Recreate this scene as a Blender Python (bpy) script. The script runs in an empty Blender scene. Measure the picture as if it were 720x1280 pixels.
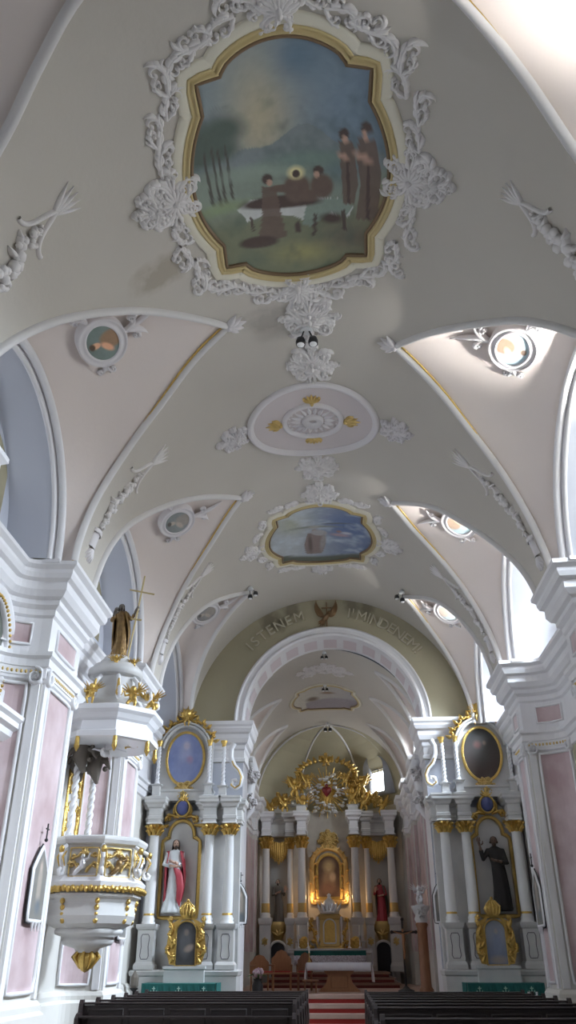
import bpy, math, random
from mathutils import Vector, Matrix
C = bpy.context.scene.collection
PI = math.pi
sin, cos, rad = math.sin, math.cos, math.radians
rng = random.Random(7)

# ------------------------------------------------------------------ camera
F, ZX, ZY, PX, PY, LV = 999.0, 355.0, -1150.0, 360.0, 640.0, 430.0
H = 1.65
up = Vector((ZX - PX, -(ZY - PY), -F)).normalized()
a_ = LV - PX
b_ = -(a_ * up[0] - F * up[2]) / up[1]
fw = Vector((a_, b_, -F)).normalized()
rt = fw.cross(up)
cam = bpy.data.cameras.new('camera')
co = bpy.data.objects.new('camera', cam)
C.objects.link(co)
M3 = Matrix((rt, fw, up))
co.matrix_world = Matrix.Translation((0, 0, H)) @ M3.to_4x4()
cam.sensor_fit = 'VERTICAL'
cam.sensor_height = 36.0
cam.lens = F / 1280 * 36
cam.clip_start = 0.05
cam.clip_end = 200
bpy.context.scene.camera = co

# ------------------------------------------------------------------ materials
def mat(name, col, rough=.6, metal=0., col2=None, scale=3., amt=.5, bump=0., bscale=30., attr=None, emit=None, estr=0., detail=4., stretch=None, thresh=None):
    m = bpy.data.materials.new(name)
    m.use_nodes = True
    n = m.node_tree.nodes
    l = m.node_tree.links
    p = n['Principled BSDF']
    p.inputs['Roughness'].default_value = rough
    p.inputs['Metallic'].default_value = metal
    p.inputs['Base Color'].default_value = (*col, 1)
    tc = n.new('ShaderNodeTexCoord')
    src = tc.outputs['Object']
    if stretch:
        mp = n.new('ShaderNodeMapping')
        mp.inputs['Scale'].default_value = stretch
        l.new(src, mp.inputs['Vector'])
        src = mp.outputs['Vector']
    if col2:
        t = n.new('ShaderNodeTexNoise')
        t.inputs['Scale'].default_value = scale
        t.inputs['Detail'].default_value = detail
        l.new(src, t.inputs['Vector'])
        r = n.new('ShaderNodeValToRGB')
        lo, hi = thresh or (.5 - amt / 2, .5 + amt / 2)
        r.color_ramp.elements[0].position = lo
        r.color_ramp.elements[1].position = hi
        r.color_ramp.elements[0].color = (*col, 1)
        r.color_ramp.elements[1].color = (*col2, 1)
        l.new(t.outputs['Fac'], r.inputs['Fac'])
        l.new(r.outputs['Color'], p.inputs['Base Color'])
    if attr:
        at = n.new('ShaderNodeAttribute')
        at.attribute_name = attr
        l.new(at.outputs['Color'], p.inputs['Base Color'])
    if bump:
        t2 = n.new('ShaderNodeTexNoise')
        t2.inputs['Scale'].default_value = bscale
        t2.inputs['Detail'].default_value = 3
        l.new(tc.outputs['Object'], t2.inputs['Vector'])
        b = n.new('ShaderNodeBump')
        b.inputs['Strength'].default_value = bump
        b.inputs['Distance'].default_value = .02
        l.new(t2.outputs['Fac'], b.inputs['Height'])
        l.new(b.outputs['Normal'], p.inputs['Normal'])
    if emit:
        p.inputs['Emission Color'].default_value = (*emit, 1)
        p.inputs['Emission Strength'].default_value = estr
    return m

M = {}
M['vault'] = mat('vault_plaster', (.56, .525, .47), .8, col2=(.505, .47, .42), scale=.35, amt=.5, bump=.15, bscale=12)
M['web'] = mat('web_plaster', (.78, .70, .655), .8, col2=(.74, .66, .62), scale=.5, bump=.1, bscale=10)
M['niche'] = mat('niche_plaster', (.54, .56, .62), .75, col2=(.50, .52, .59), scale=.8)
M['olive'] = mat('olive_plaster', (.44, .40, .28), .8, col2=(.38, .345, .24), scale=.7, amt=.7, bump=.1, bscale=8)
M['white'] = mat('white_stucco', (.80, .79, .80), .5, col2=(.75, .74, .76), scale=2)
M['stucco'] = mat('stucco_relief', (.74, .71, .72), .6, bump=.2, bscale=40)
M['stucco_vault'] = mat('stucco_vault_relief', (.77, .74, .73), .65, bump=.2, bscale=40)
M['ribw'] = mat('rib_moulding', (.70, .68, .67), .6)
M['cream'] = mat('cream_frame', (.74, .70, .58), .55)
M['ochre'] = mat('ochre_moulding', (.60, .48, .24), .5)
M['brown'] = mat('dark_frame_edge', (.20, .13, .07), .5)
M['pink'] = mat('pink_marble', (.45, .315, .325), .35, col2=(.68, .56, .575), scale=1.5, amt=.42, detail=8)
M['lilac'] = mat('pink_field', (.66, .58, .60), .6)
M['wallw'] = mat('wall_plaster', (.66, .64, .60), .75, col2=(.62, .60, .56), scale=1.2)
M['shell'] = mat('altar_marble', (.66, .65, .63), .4, col2=(.56, .56, .56), scale=2.5, amt=.4, detail=7)
M['marbw'] = mat('white_column_marble', (.80, .80, .79), .3, col2=(.74, .74, .74), scale=2.5, amt=.4, stretch=(1, 1, .4))
M['gold'] = mat('gilding', (.72, .50, .16), .3, .9, col2=(.55, .36, .10), scale=14, bump=.6, bscale=45)
M['goldd'] = mat('aged_gilding', (.38, .25, .10), .4, .7, col2=(.18, .11, .06), scale=9, bump=.5, bscale=40)
M['goldm'] = mat('matt_gilding', (.68, .50, .20), .45, .7, bump=.4, bscale=40)
M['silver'] = mat('silvering', (.78, .79, .82), .28, .85, bump=.5, bscale=40)
M['floor'] = mat('stone_floor', (.30, .25, .21), .5, col2=(.22, .18, .15), scale=2)
M['pew'] = mat('dark_pew_wood', (.016, .010, .010), .5, col2=(.032, .021, .02), scale=3, stretch=(1, 12, 12), bump=.1)
M['wood'] = mat('brown_wood', (.30, .13, .06), .45, col2=(.20, .085, .04), scale=4, stretch=(8, 8, 1))
M['wood2'] = mat('orange_wood', (.42, .20, .09), .5, col2=(.33, .15, .07), scale=4, stretch=(8, 8, 1))
M['red'] = mat('red_carpet', (.36, .035, .03), .95, bump=.3, bscale=90)
M['tread'] = mat('pale_step_stone', (.58, .43, .37), .7, col2=(.52, .38, .32), scale=5)
M['cloth'] = mat('white_cloth', (.80, .79, .84), .85)
M['lace'] = mat('lace_cloth', (.70, .68, .76), .9, col2=(.45, .40, .45), scale=26, amt=.2)
M['green'] = mat('green_cloth', (.012, .13, .12), .85, col2=(.01, .10, .09), scale=10)
M['greenlt'] = mat('green_embroidery', (.35, .55, .48), .8)
M['black'] = mat('black_iron', (.02, .02, .022), .45)
M['dark'] = mat('dark_niche', (.025, .025, .03), .8)
M['skin'] = mat('painted_skin', (.62, .42, .33), .55)
M['hair'] = mat('painted_hair', (.05, .03, .02), .6)
M['habit'] = mat('dark_habit', (.014, .011, .010), .7)
M['robew'] = mat('pale_robe', (.68, .72, .74), .5)
M['robered'] = mat('red_mantle', (.42, .05, .07), .5)
M['robebr'] = mat('grey_brown_robe', (.14, .12, .10), .6)
M['heart'] = mat('red_heart', (.16, .008, .01), .3)
M['blue'] = mat('blue_enamel', (.05, .06, .18), .4, col2=(.10, .12, .30), scale=5)
M['wax'] = mat('wax', (.85, .82, .74), .5)
M['bronze'] = mat('bronze_dove', (.22, .13, .06), .5, .3)
M['lampw'] = mat('lamp_housing', (.75, .76, .78), .3)
M['paint'] = mat('painted_canvas', (.5, .5, .5), .8, attr='paint')
M['pr'] = mat('window_daylight_right', (.8, .8, .8), .5, emit=(.92, .96, 1.0), estr=1)
M['pl'] = mat('window_daylight_left', (.8, .8, .8), .5, emit=(.80, .88, 1.0), estr=1)
M['pc'] = mat('window_daylight_chancel', (.8, .8, .8), .5, emit=(.90, .95, 1.0), estr=1)
M['bulb'] = mat('lamp_glow', (1, .8, .5), .5, emit=(1, .72, .38), estr=12)
M['frost'] = mat('lamp_face', (.95, .95, .95), .4)
M['flower'] = mat('pale_flowers', (.75, .70, .72), .8, col2=(.45, .2, .3), scale=20)
M['leaf'] = mat('leaf_green', (.05, .12, .03), .7)
M['treadb'] = mat('brown_altar_step', (.26, .15, .11), .6)
M['redd'] = mat('dark_red_carpet', (.16, .03, .025), .95)
M['floorr'] = mat('presbytery_carpet', (.45, .30, .25), .9, col2=(.52, .40, .33), scale=2)

def stain(m, c, s, col, amt, ns=2.5):
    """a damp or soot stain with a shape of its own at world point c, half sizes s"""
    n, l = m.node_tree.nodes, m.node_tree.links
    p = n['Principled BSDF']
    old = p.inputs['Base Color'].links[0].from_socket
    tc = n.new('ShaderNodeTexCoord'); mp = n.new('ShaderNodeMapping'); mp.vector_type = 'POINT'
    mp.inputs['Scale'].default_value = [1 / x for x in s]; mp.inputs['Location'].default_value = [-c[i] / s[i] for i in range(3)]
    l.new(tc.outputs['Object'], mp.inputs['Vector'])
    g = n.new('ShaderNodeTexGradient'); g.gradient_type = 'SPHERICAL'; l.new(mp.outputs['Vector'], g.inputs['Vector'])
    t = n.new('ShaderNodeTexNoise'); t.inputs['Scale'].default_value = ns; t.inputs['Detail'].default_value = 6; l.new(tc.outputs['Object'], t.inputs['Vector'])
    a = n.new('ShaderNodeMath'); a.operation = 'MULTIPLY'; l.new(g.outputs['Fac'], a.inputs[0]); l.new(t.outputs['Fac'], a.inputs[1])
    r = n.new('ShaderNodeMapRange'); r.inputs['From Min'].default_value = .1; r.inputs['From Max'].default_value = .32; r.inputs['To Max'].default_value = amt; l.new(a.outputs[0], r.inputs['Value'])
    mx = n.new('ShaderNodeMixRGB'); l.new(r.outputs['Result'], mx.inputs['Fac']); l.new(old, mx.inputs['Color1']); mx.inputs['Color2'].default_value = (*col, 1)
    l.new(mx.outputs['Color'], p.inputs['Base Color'])
stain(M['vault'], (-2.5, 8.9, 10.9), (.9, .45, .6), (.30, .25, .18), .6, 4)
stain(M['vault'], (-1.0, 10.7, 11.6), (.7, .5, .5), (.28, .25, .22), .5, 4)
for q in ((-2.0, 11.0, .5), (-1.3, 11.35, .4), (.6, 11.45, .4), (1.1, 11.3, .4), (-1.7, 10.8, .35)):
    stain(M['olive'], (q[0], 23.7, q[1]), (q[2], .5, q[2]), (.16, .14, .10), .65, 5)
# ------------------------------------------------------------------ mesh builder
class MB:
    def __init__(s):
        s.v = []; s.f = []; s.sm = []; s.col = None
    def add(s, vs, fs, smooth=True):
        o = len(s.v)
        s.v += [tuple(x) for x in vs]
        s.f += [tuple(i + o for i in f) for f in fs]
        s.sm += [smooth] * len(fs)
        return s
    def grid(s, rows, cu=False, cv=False, smooth=True, flip=False):
        nr, nc = len(rows), len(rows[0])
        vs = [p for r in rows for p in r]
        fs = []
        for i in range(nr if cu else nr - 1):
            for j in range(nc if cv else nc - 1):
                a = i * nc + j; b = i * nc + (j + 1) % nc
                c = ((i + 1) % nr) * nc + (j + 1) % nc; d = ((i + 1) % nr) * nc + j
                fs.append((d, c, b, a) if flip else (a, b, c, d))
        return s.add(vs, fs, smooth)
    def box(s, c, d, rz=0., bev=0.):
        x, y, z = d[0] / 2, d[1] / 2, d[2] / 2
        b = min(bev, x * .9, y * .9, z * .9)
        if b <= 0:
            vs = [(i * x, j * y, k * z) for i in (-1, 1) for j in (-1, 1) for k in (-1, 1)]
            fs = [(0, 1, 3, 2), (4, 6, 7, 5), (0, 4, 5, 1), (2, 3, 7, 6), (0, 2, 6, 4), (1, 5, 7, 3)]
        else:
            vs = []; 
            for (zz, q) in ((-z, b), (-z + b, 0), (z - b, 0), (z, b)):
                X, Y = x - q, y - q
                vs += [(X, -Y + b, zz), (X, Y - b, zz), (X - b, Y, zz), (-X + b, Y, zz), (-X, Y - b, zz), (-X, -Y + b, zz), (-X + b, -Y, zz), (X - b, -Y, zz)]
            fs = []
            for r in range(3):
                for k in range(8):
                    fs.append((r * 8 + k, r * 8 + (k + 1) % 8, r * 8 + 8 + (k + 1) % 8, r * 8 + 8 + k))
            fs.append(tuple(range(7, -1, -1))); fs.append(tuple(range(24, 32)))
        cr, sr = cos(rz), sin(rz)
        vs = [(c[0] + a * cr - bb * sr, c[1] + a * sr + bb * cr, c[2] + cc) for a, bb, cc in vs]
        return s.add(vs, fs, False)
    def lathe(s, c, prof, n=16, sx=1., sy=1., rot=0., smooth=True, cap=True):
        rows = [[(c[0] + r * sx * cos(rot + 2 * PI * k / n), c[1] + r * sy * sin(rot + 2 * PI * k / n), c[2] + z) for k in range(n)] for r, z in prof]
        s.grid(rows, cv=True, smooth=smooth)
        if cap:
            o = len(s.v)
            s.add(rows[0], [tuple(range(n - 1, -1, -1))], False)
            s.add(rows[-1], [tuple(range(n))], False)
        return s
    def ball(s, c, r, n=8, m=6):
        if not hasattr(r, '__len__'): r = (r, r, r)
        rows = [[(c[0] + r[0] * sin(PI * (i + .02) / (m + .04)) * cos(2 * PI * k / n), c[1] + r[1] * sin(PI * (i + .02) / (m + .04)) * sin(2 * PI * k / n), c[2] - r[2] * cos(PI * (i + .02) / (m + .04))) for k in range(n)] for i in range(m + 1)]
        return s.grid(rows, cv=True)
    def tube(s, pts, r, n=8, closed=False, flat=1.):
        P = [Vector(p) for p in pts]
        L = len(P)
        R = r if hasattr(r, '__len__') else [r] * L
        rows = []
        prev = None
        for i in range(L):
            a = P[(i - 1) % L] if (closed or i > 0) else P[i]
            b = P[(i + 1) % L] if (closed or i < L - 1) else P[i]
            t = (b - a)
            t = t.normalized() if t.length > 1e-9 else Vector((0, 0, 1))
            if prev is None:
                q = Vector((0, 0, 1)) if abs(t.z) < .9 else Vector((1, 0, 0))
                u = t.cross(q).normalized()
            else:
                u = (prev - t * prev.dot(t))
                u = u.normalized() if u.length > 1e-6 else t.orthogonal().normalized()
            prev = u
            w = t.cross(u)
            rows.append([P[i] + (u * cos(2 * PI * k / n) + w * sin(2 * PI * k / n) * flat) * R[i] for k in range(n)])
        s.grid(rows, cu=closed, cv=True)
        if not closed:
            s.add(rows[0], [tuple(range(n - 1, -1, -1))]); s.add(rows[-1], [tuple(range(n))])
        return s
    def prism(s, pts, fn0, fn1, smooth=False):
        n = len(pts)
        a = [fn0(*p) for p in pts]; b = [fn1(*p) for p in pts]
        s.grid([a, b], cv=True, smooth=smooth)
        s.add(a, [tuple(range(n - 1, -1, -1))], False); s.add(b, [tuple(range(n))], False)
        return s
    def build(s, name, m, parent=None, recalc=True):
        me = bpy.data.meshes.new(name)
        me.from_pydata(s.v, [], s.f)
        me.validate()
        if len(me.polygons) == len(s.sm):
            me.polygons.foreach_set('use_smooth', s.sm)
        me.update()
        if recalc:
            import bmesh
            bm = bmesh.new(); bm.from_mesh(me)
            bmesh.ops.recalc_face_normals(bm, faces=bm.faces)
            bm.to_mesh(me); bm.free()
        if s.col:
            ca = me.color_attributes.new('paint', 'FLOAT_COLOR', 'POINT')
            buf = []
            for c in s.col: buf += [c[0], c[1], c[2], 1.0]
            ca.data.foreach_set('color', buf)
        me.materials.append(M[m] if isinstance(m, str) else m)
        o = bpy.data.objects.new(name, me)
        C.objects.link(o)
        if parent is not None:
            o.parent = parent
            o.matrix_parent_inverse = world(parent).inverted()
        return o

def world(o):
    m = Matrix.LocRotScale(o.location, o.rotation_euler, o.scale)
    if o.parent: m = world(o.parent) @ o.matrix_parent_inverse @ m
    return m

def tag(o, label, cat, group=None, kind=None):
    o['label'] = label; o['category'] = cat
    if group: o['group'] = group
    if kind: o['kind'] = kind
    return o
def thing(name, loc, label, cat, group=None, rz=0.):
    o = bpy.data.objects.new(name, None)
    C.objects.link(o); o.location = loc; o.rotation_euler = (0, 0, rz)
    o.empty_display_size = .1
    return tag(o, label, cat, group)
def struct(mb, name, m, recalc=True):
    o = mb.build(name, m, recalc=recalc); o['kind'] = 'structure'; return o
def copytree(o, parent=None):
    c = o.copy(); C.objects.link(c)
    if parent is not None: c.parent = parent
    for ch in [x for x in C.objects if x.parent == o]:
        copytree(ch, c)
    return c

# ------------------------------------------------------------------ mapped relief
def flat(O, U, V, N):
    O, U, V, N = map(Vector, (O, U, V, N))
    return lambda u, v, n: O + U * u + V * v + N * n
SEC = [(-1, -.25), (-1, .1), (-.62, .75), (0, 1), (.62, .75), (1, .1), (1, -.25)]
def relief(mb, W, pts, w, h, closed=False, sec=SEC):
    L = len(pts)
    ws = w if hasattr(w, '__len__') else [w] * L
    rows = []
    for i in range(L):
        a = pts[(i - 1) % L] if (closed or i > 0) else pts[i]
        b = pts[(i + 1) % L] if (closed or i < L - 1) else pts[i]
        tx, ty = b[0] - a[0], b[1] - a[1]
        q = math.hypot(tx, ty) or 1
        nx, ny = -ty / q, tx / q
        hh = h * (min(1, ws[i] / (max(ws) + 1e-9) + .25))
        rows.append([W(pts[i][0] + nx * ws[i] * c, pts[i][1] + ny * ws[i] * c, hh * d) for c, d in sec])
    mb.grid(rows, cu=closed)
    return mb
def curl(p, ang, L, k0, k1, N=22, pw=2.2):
    pts = [p]; x, y = p; a = ang; ds = L / N
    for i in range(N):
        t = (i + .5) / N
        k = k0 * (1 - t) ** pw + k1 * t ** pw
        a += k / N
        x += cos(a) * ds; y += sin(a) * ds
        pts.append((x, y))
    return pts
def leaf(mb, W, p, ang, L, w, h, bend=.8, N=7):
    pts = curl(p, ang, L, bend, bend, N, 1)
    ws = [w * max(.06, sin(PI * min(1, (i / N) ** .7 * .97 + .03))) for i in range(N + 1)]
    relief(mb, W, pts, ws, h)
def scroll(mb, W, p, ang, L, side, w, h, r=rng, nl=5, turn=9.):
    pts = curl(p, ang, L, side * r.uniform(-1.5, .5), side * turn * 2.0, 26)
    n = len(pts)
    ws = [w * (1 - .55 * i / n) for i in range(n)]
    relief(mb, W, pts, ws, h)
    e = pts[-1]
    leaf(mb, W, (e[0] - w, e[1]), 0, 2 * w, w * .9, h * 1.3, 0, 4)
    for k in range(nl):
        i = int(n * (.1 + .62 * k / nl))
        a = math.atan2(pts[i + 1][1] - pts[i][1], pts[i + 1][0] - pts[i][0])
        sd = -side if k % 3 != 2 else side
        leaf(mb, W, pts[i], a + sd * r.uniform(.5, 1.0), L * r.uniform(.22, .34), w * 1.15, h * .85, -sd * r.uniform(1, 2.4))
    return pts
def shell(mb, W, c, ang, R, w, h, n=7, spread=2.4):
    for k in range(n):
        a = ang + spread * (k / (n - 1) - .5)
        leaf(mb, W, c, a, R * (1 - .18 * abs(k / (n - 1) - .5) * 2), w, h, 0)
    leaf(mb, W, (c[0] - cos(ang) * w, c[1] - sin(ang) * w), ang, 2.4 * w, w * 1.1, h * 1.5, 0, 5)
def cluster(mb, W, c, ang, S, h, r=rng, w=None):
    """symmetrical rocaille cluster pointing along ang"""
    w = w or S * .07
    for sd in (1, -1):
        scroll(mb, W, c, ang + sd * .5, S * 1.15, sd, w, h, r)
        scroll(mb, W, c, ang + sd * 1.35, S * 1.0, -sd, w, h, r)
        scroll(mb, W, (c[0] + cos(ang) * S * .25, c[1] + sin(ang) * S * .25), ang + sd * .15, S * .9, -sd, w * .8, h, r, 4)
        scroll(mb, W, c, ang + sd * 2.2, S * .7, sd, w * .9, h, r, 4)
    shell(mb, W, c, ang, S * .5, w * 1.2, h * 1.3)
def ring(mb, W, out, prof, cx=0, cy=0):
    """closed frame: prof = [(offset, height)]"""
    n = len(out)
    nor = []
    for i in range(n):
        a, b = out[i - 1], out[(i + 1) % n]
        tx, ty = b[0] - a[0], b[1] - a[1]
        q = math.hypot(tx, ty) or 1
        nor.append((ty / q, -tx / q))
    rows = [[W(out[i][0] + nor[i][0] * o, out[i][1] + nor[i][1] * o, h) for i in range(n)] for o, h in prof]
    mb.grid(rows, cv=True)
    return mb
def densify(P, closed=True, d=.08):
    o = []
    n = len(P)
    for i in range(n if closed else n - 1):
        a, b = P[i], P[(i + 1) % n]
        k = max(1, int(math.hypot(b[0] - a[0], b[1] - a[1]) / d))
        for j in range(k):
            o.append((a[0] + (b[0] - a[0]) * j / k, a[1] + (b[1] - a[1]) * j / k))
    if not closed: o.append(P[-1])
    return o
def arc(cx, cy, rx, ry, a0, a1, n):
    return [(cx + rx * cos(rad(a0 + (a1 - a0) * i / n)), cy + ry * sin(rad(a0 + (a1 - a0) * i / n))) for i in range(n + 1)]
def canvas(mb, W, out, fn, rings=50, n0=.0, cx=0., cy=0., sub=1):
    """star shaped painted surface; fn(u,v)->rgb"""
    n = len(out); cols = []
    rows = []
    for i in range(rings + 1):
        t = max(.002, i / rings)
        row = []
        for p in out:
            u, v = cx + (p[0] - cx) * t, cy + (p[1] - cy) * t
            row.append(W(u, v, n0)); cols.append(fn(u, v))
        rows.append(row)
    mb.grid(rows, cv=True)
    mb.col = cols
    return mb

# ------------------------------------------------------------------ painting functions
def mix(a, b, t):
    t = max(0., min(1., t)); return tuple(a[i] * (1 - t) + b[i] * t for i in range(3))
def lin(r, g, b): 
    return tuple(((x / 255) / 12.92 if x / 255 <= .04045 else ((x / 255 + .055) / 1.055) ** 2.4) for x in (r, g, b))
def _h(i, j):
    x = math.sin(i * 127.1 + j * 311.7) * 43758.5453
    return x - math.floor(x)
def vn(x, y):
    i, j = math.floor(x), math.floor(y); fx, fy = x - i, y - j
    fx = fx * fx * (3 - 2 * fx); fy = fy * fy * (3 - 2 * fy)
    return (_h(i, j) * (1 - fx) + _h(i + 1, j) * fx) * (1 - fy) + (_h(i, j + 1) * (1 - fx) + _h(i + 1, j + 1) * fx) * fy
def fbm(x, y): return .5 * vn(x, y) + .3 * vn(2.1 * x, 2.1 * y) + .2 * vn(4.3 * x, 4.3 * y)
def painter(bg, shapes, gain=2.0, lift=.012):
    """shapes: ('e',cx,cy,rx,ry,rot,col[,soft]) or ('p',[pts],col)"""
    def fn(u, v):
        c = bg(u, v)
        for s in shapes:
            if s[0] == 'e':
                dx, dy = u - s[1], v - s[2]
                cr, sr = cos(s[5]), sin(s[5])
                x, y = (dx * cr + dy * sr) / s[3], (-dx * sr + dy * cr) / s[4]
                d = math.hypot(x, y)
                if d < 1.6:
                    sf = (s[7] if len(s) > 7 else .15)
                    c = mix(c, s[6], (1 + sf - d) / (2 * sf))
            else:
                P = s[1]; ins = False; n = len(P)
                j = n - 1
                for i in range(n):
                    if (P[i][1] > v) != (P[j][1] > v) and u < (P[j][0] - P[i][0]) * (v - P[i][1]) / (P[j][1] - P[i][1]) + P[i][0]: ins = not ins
                    j = i
                if ins: c = mix(c, s[2], .92)
        k = (.9 + .2 * fbm(u * 14 + 5, v * 14)) * gain
        g = sum(c) / 3
        return tuple(min(.85, (x * .75 + g * .25) * k + lift) for x in c)
    return fn
# ================================================================== ARCHITECTURE
def interp(T, x):
    """T list of (phi,y) sorted by phi ascending -> monotone-ish cubic (Catmull)"""
    if x <= T[0][0]: return T[0][1]
    if x >= T[-1][0]: return T[-1][1]
    for i in range(len(T) - 1):
        if x <= T[i + 1][0]:
            x0, y0 = T[i]; x1, y1 = T[i + 1]
            t = (x - x0) / (x1 - x0)
            m0 = (y1 - y0) if i == 0 else (y1 - T[i - 1][1]) * (x1 - x0) / (x1 - T[i - 1][0])
            m1 = (y1 - y0) if i + 2 >= len(T) else (T[i + 2][1] - y0) * (x1 - x0) / (T[i + 2][0] - x0)
            return (2 * t ** 3 - 3 * t * t + 1) * y0 + (t ** 3 - 2 * t * t + t) * m0 + (-2 * t ** 3 + 3 * t * t) * y1 + (t ** 3 - t * t) * m1
class Vault:
    def __init__(s, CX, ZS, R): s.CX, s.ZS, s.R = CX, ZS, R
    def p(s, side, phi, y, n=0.):
        a = rad(phi); r = s.R - n
        return (s.CX + side * r * cos(a), y, s.ZS + r * sin(a))
    def W(s, u0=0., v0=0.):
        """u along arc (positive right of the crown), v along the nave"""
        def f(u, v, n):
            a = (u0 + u) / s.R; r = s.R - n
            return (s.CX + r * sin(a), v0 + v, s.ZS + r * cos(a))
        return f
NV = Vault(-.2, 7.5, 4.15)
CVt = Vault(-.38, 7.3, 3.12)
# pens: near table, far table (phi ascending), arch crown height, arch plane, niche back
NL = [
 dict(n=[(0, 1.9), (20, 2.6), (50, 3.6), (70, 4.2)], f=[(0, 6.2), (15, 6.15), (35, 5.7), (46, 5.2), (54, 4.8), (70, 4.2)], zc=10.0),
 dict(n=[(0, 7.35), (15, 7.8), (28, 8.3), (39, 8.83), (50, 9.42), (61, 10.1), (69, 10.62)], f=[(0, 11.95), (14, 12.05), (30, 12.05), (46, 11.7), (61, 10.98), (69, 10.62)], zc=10.0),
 dict(n=[(0, 13.1), (20, 13.6), (36, 14.46), (50, 15.33), (63, 16.31)], f=[(0, 18.1), (13, 18.35), (26, 18.3), (46, 17.6), (63, 16.31)], zc=10.15),
 dict(n=[(0, 19.1), (9, 19.27), (23, 19.62), (39, 20.19), (58, 21.46)], f=[(0, 23.55), (12, 23.1), (25, 22.6), (38, 22.15), (58, 21.46)], zc=9.9)]
NR = [
 dict(n=[(0, 2.6), (20, 3.2), (50, 4.2), (70, 4.9)], f=[(0, 7.1), (15, 7.05), (38, 6.44), (51, 5.84), (63, 5.23), (70, 4.9)], zc=10.3),
 dict(n=[(0, 7.95), (20, 8.6), (38, 9.35), (49, 10.01), (60, 10.69), (69, 11.33)], f=[(0, 13.2), (12, 13.35), (27, 13.25), (44, 12.78), (58, 12.0), (69, 11.33)], zc=10.35),
 dict(n=[(0, 14.35), (12, 14.8), (25, 15.4), (40, 15.95), (52, 16.25), (66, 16.94)], f=[(0, 18.5), (5, 18.57), (22, 18.75), (41, 18.45), (56, 17.8), (66, 16.94)], zc=10.4),
 dict(n=[(0, 19.55), (10, 19.75), (23, 20.1), (42, 20.74), (56, 21.93)], f=[(0, 23.2), (20, 23.3), (40, 22.9), (56, 21.93)], zc=10.2)]
CLp = [dict(n=[(0, 25.0), (30, 25.2), (56, 25.7)], f=[(0, 26.7), (30, 26.6), (56, 25.7)], zc=8.9),
       dict(n=[(0, 27.2), (30, 27.7), (58, 28.9)], f=[(0, 30.5), (30, 30.1), (58, 28.9)], zc=8.9),
       dict(n=[(0, 31.0), (30, 31.5), (58, 32.7)], f=[(0, 34.2), (30, 33.8), (58, 32.7)], zc=8.9)]
CRp = [dict(p) for p in CLp]
Y0, Y1 = -3.0, 23.72

def vault_mesh(V, L, Rr, ya, yb):
    mb = MB()
    NP = 40
    phis = [90 * i / NP for i in range(NP + 1)]
    for side, P in ((-1, L), (1, Rr)):
        strips = []
        bounds = [(lambda ph: ya)]
        seq = []
        prev = (lambda ph, ya=ya: ya)
        for q in P:
            seq.append((prev, (lambda ph, q=q: interp(q['n'], ph)), 1))
            prev = (lambda ph, q=q: interp(q['f'], ph))
        seq.append((prev, (lambda ph, yb=yb: yb), 1))
        for a, b, _ in seq:
            nn = max(2, int(abs(b(90) - a(90)) / .4))
            rows = []
            for ph in phis:
                y0, y1 = a(ph), b(ph)
                rows.append([V.p(side, ph, y0 + (y1 - y0) * j / nn) for j in range(nn + 1)])
            mb.grid(rows, flip=(side > 0))
    return mb
def groin(V, side, q, N=30, n=0.):
    """list of (phi,y) from near foot to tip to far foot"""
    tip = q['n'][-1][0]
    G = [(tip * i / N, interp(q['n'], tip * i / N)) for i in range(N + 1)]
    G += [(tip * (N - i) / N, interp(q['f'], tip * (N - i) / N)) for i in range(1, N + 1)]
    return G
def arch(q, X, zfoot, inset=0., N=60, n_=2.0):
    ya, yb = q['n'][0][1] + inset, q['f'][0][1] - inset
    zc = q['zc'] - inset * .8
    cy, ry = (ya + yb) / 2, (yb - ya) / 2
    return [(X, cy - ry * cos(PI * i / N), zfoot + (zc - zfoot) * max(0, sin(PI * i / N)) ** .92) for i in range(N + 1)]
def web_fn(V, side, q, X):
    G = groin(V, side, q)
    G3 = [V.p(side, ph, y) for ph, y in G]
    A3 = arch(q, X, V.ZS - .02)
    def S(t, w):
        t = max(0, min(1, t)) * 60
        i = min(59, int(t)); f = t - i
        g = [G3[i][k] * (1 - f) + G3[i + 1][k] * f for k in range(3)]
        a = [A3[i][k] * (1 - f) + A3[i + 1][k] * f for k in range(3)]
        p = [g[k] * (1 - w) + a[k] * w for k in range(3)]
        p[2] += .22 * sin(PI * t / 60) * sin(PI * w)
        return Vector(p)
    return S, A3, G
webs = {}
npen = 0
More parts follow.
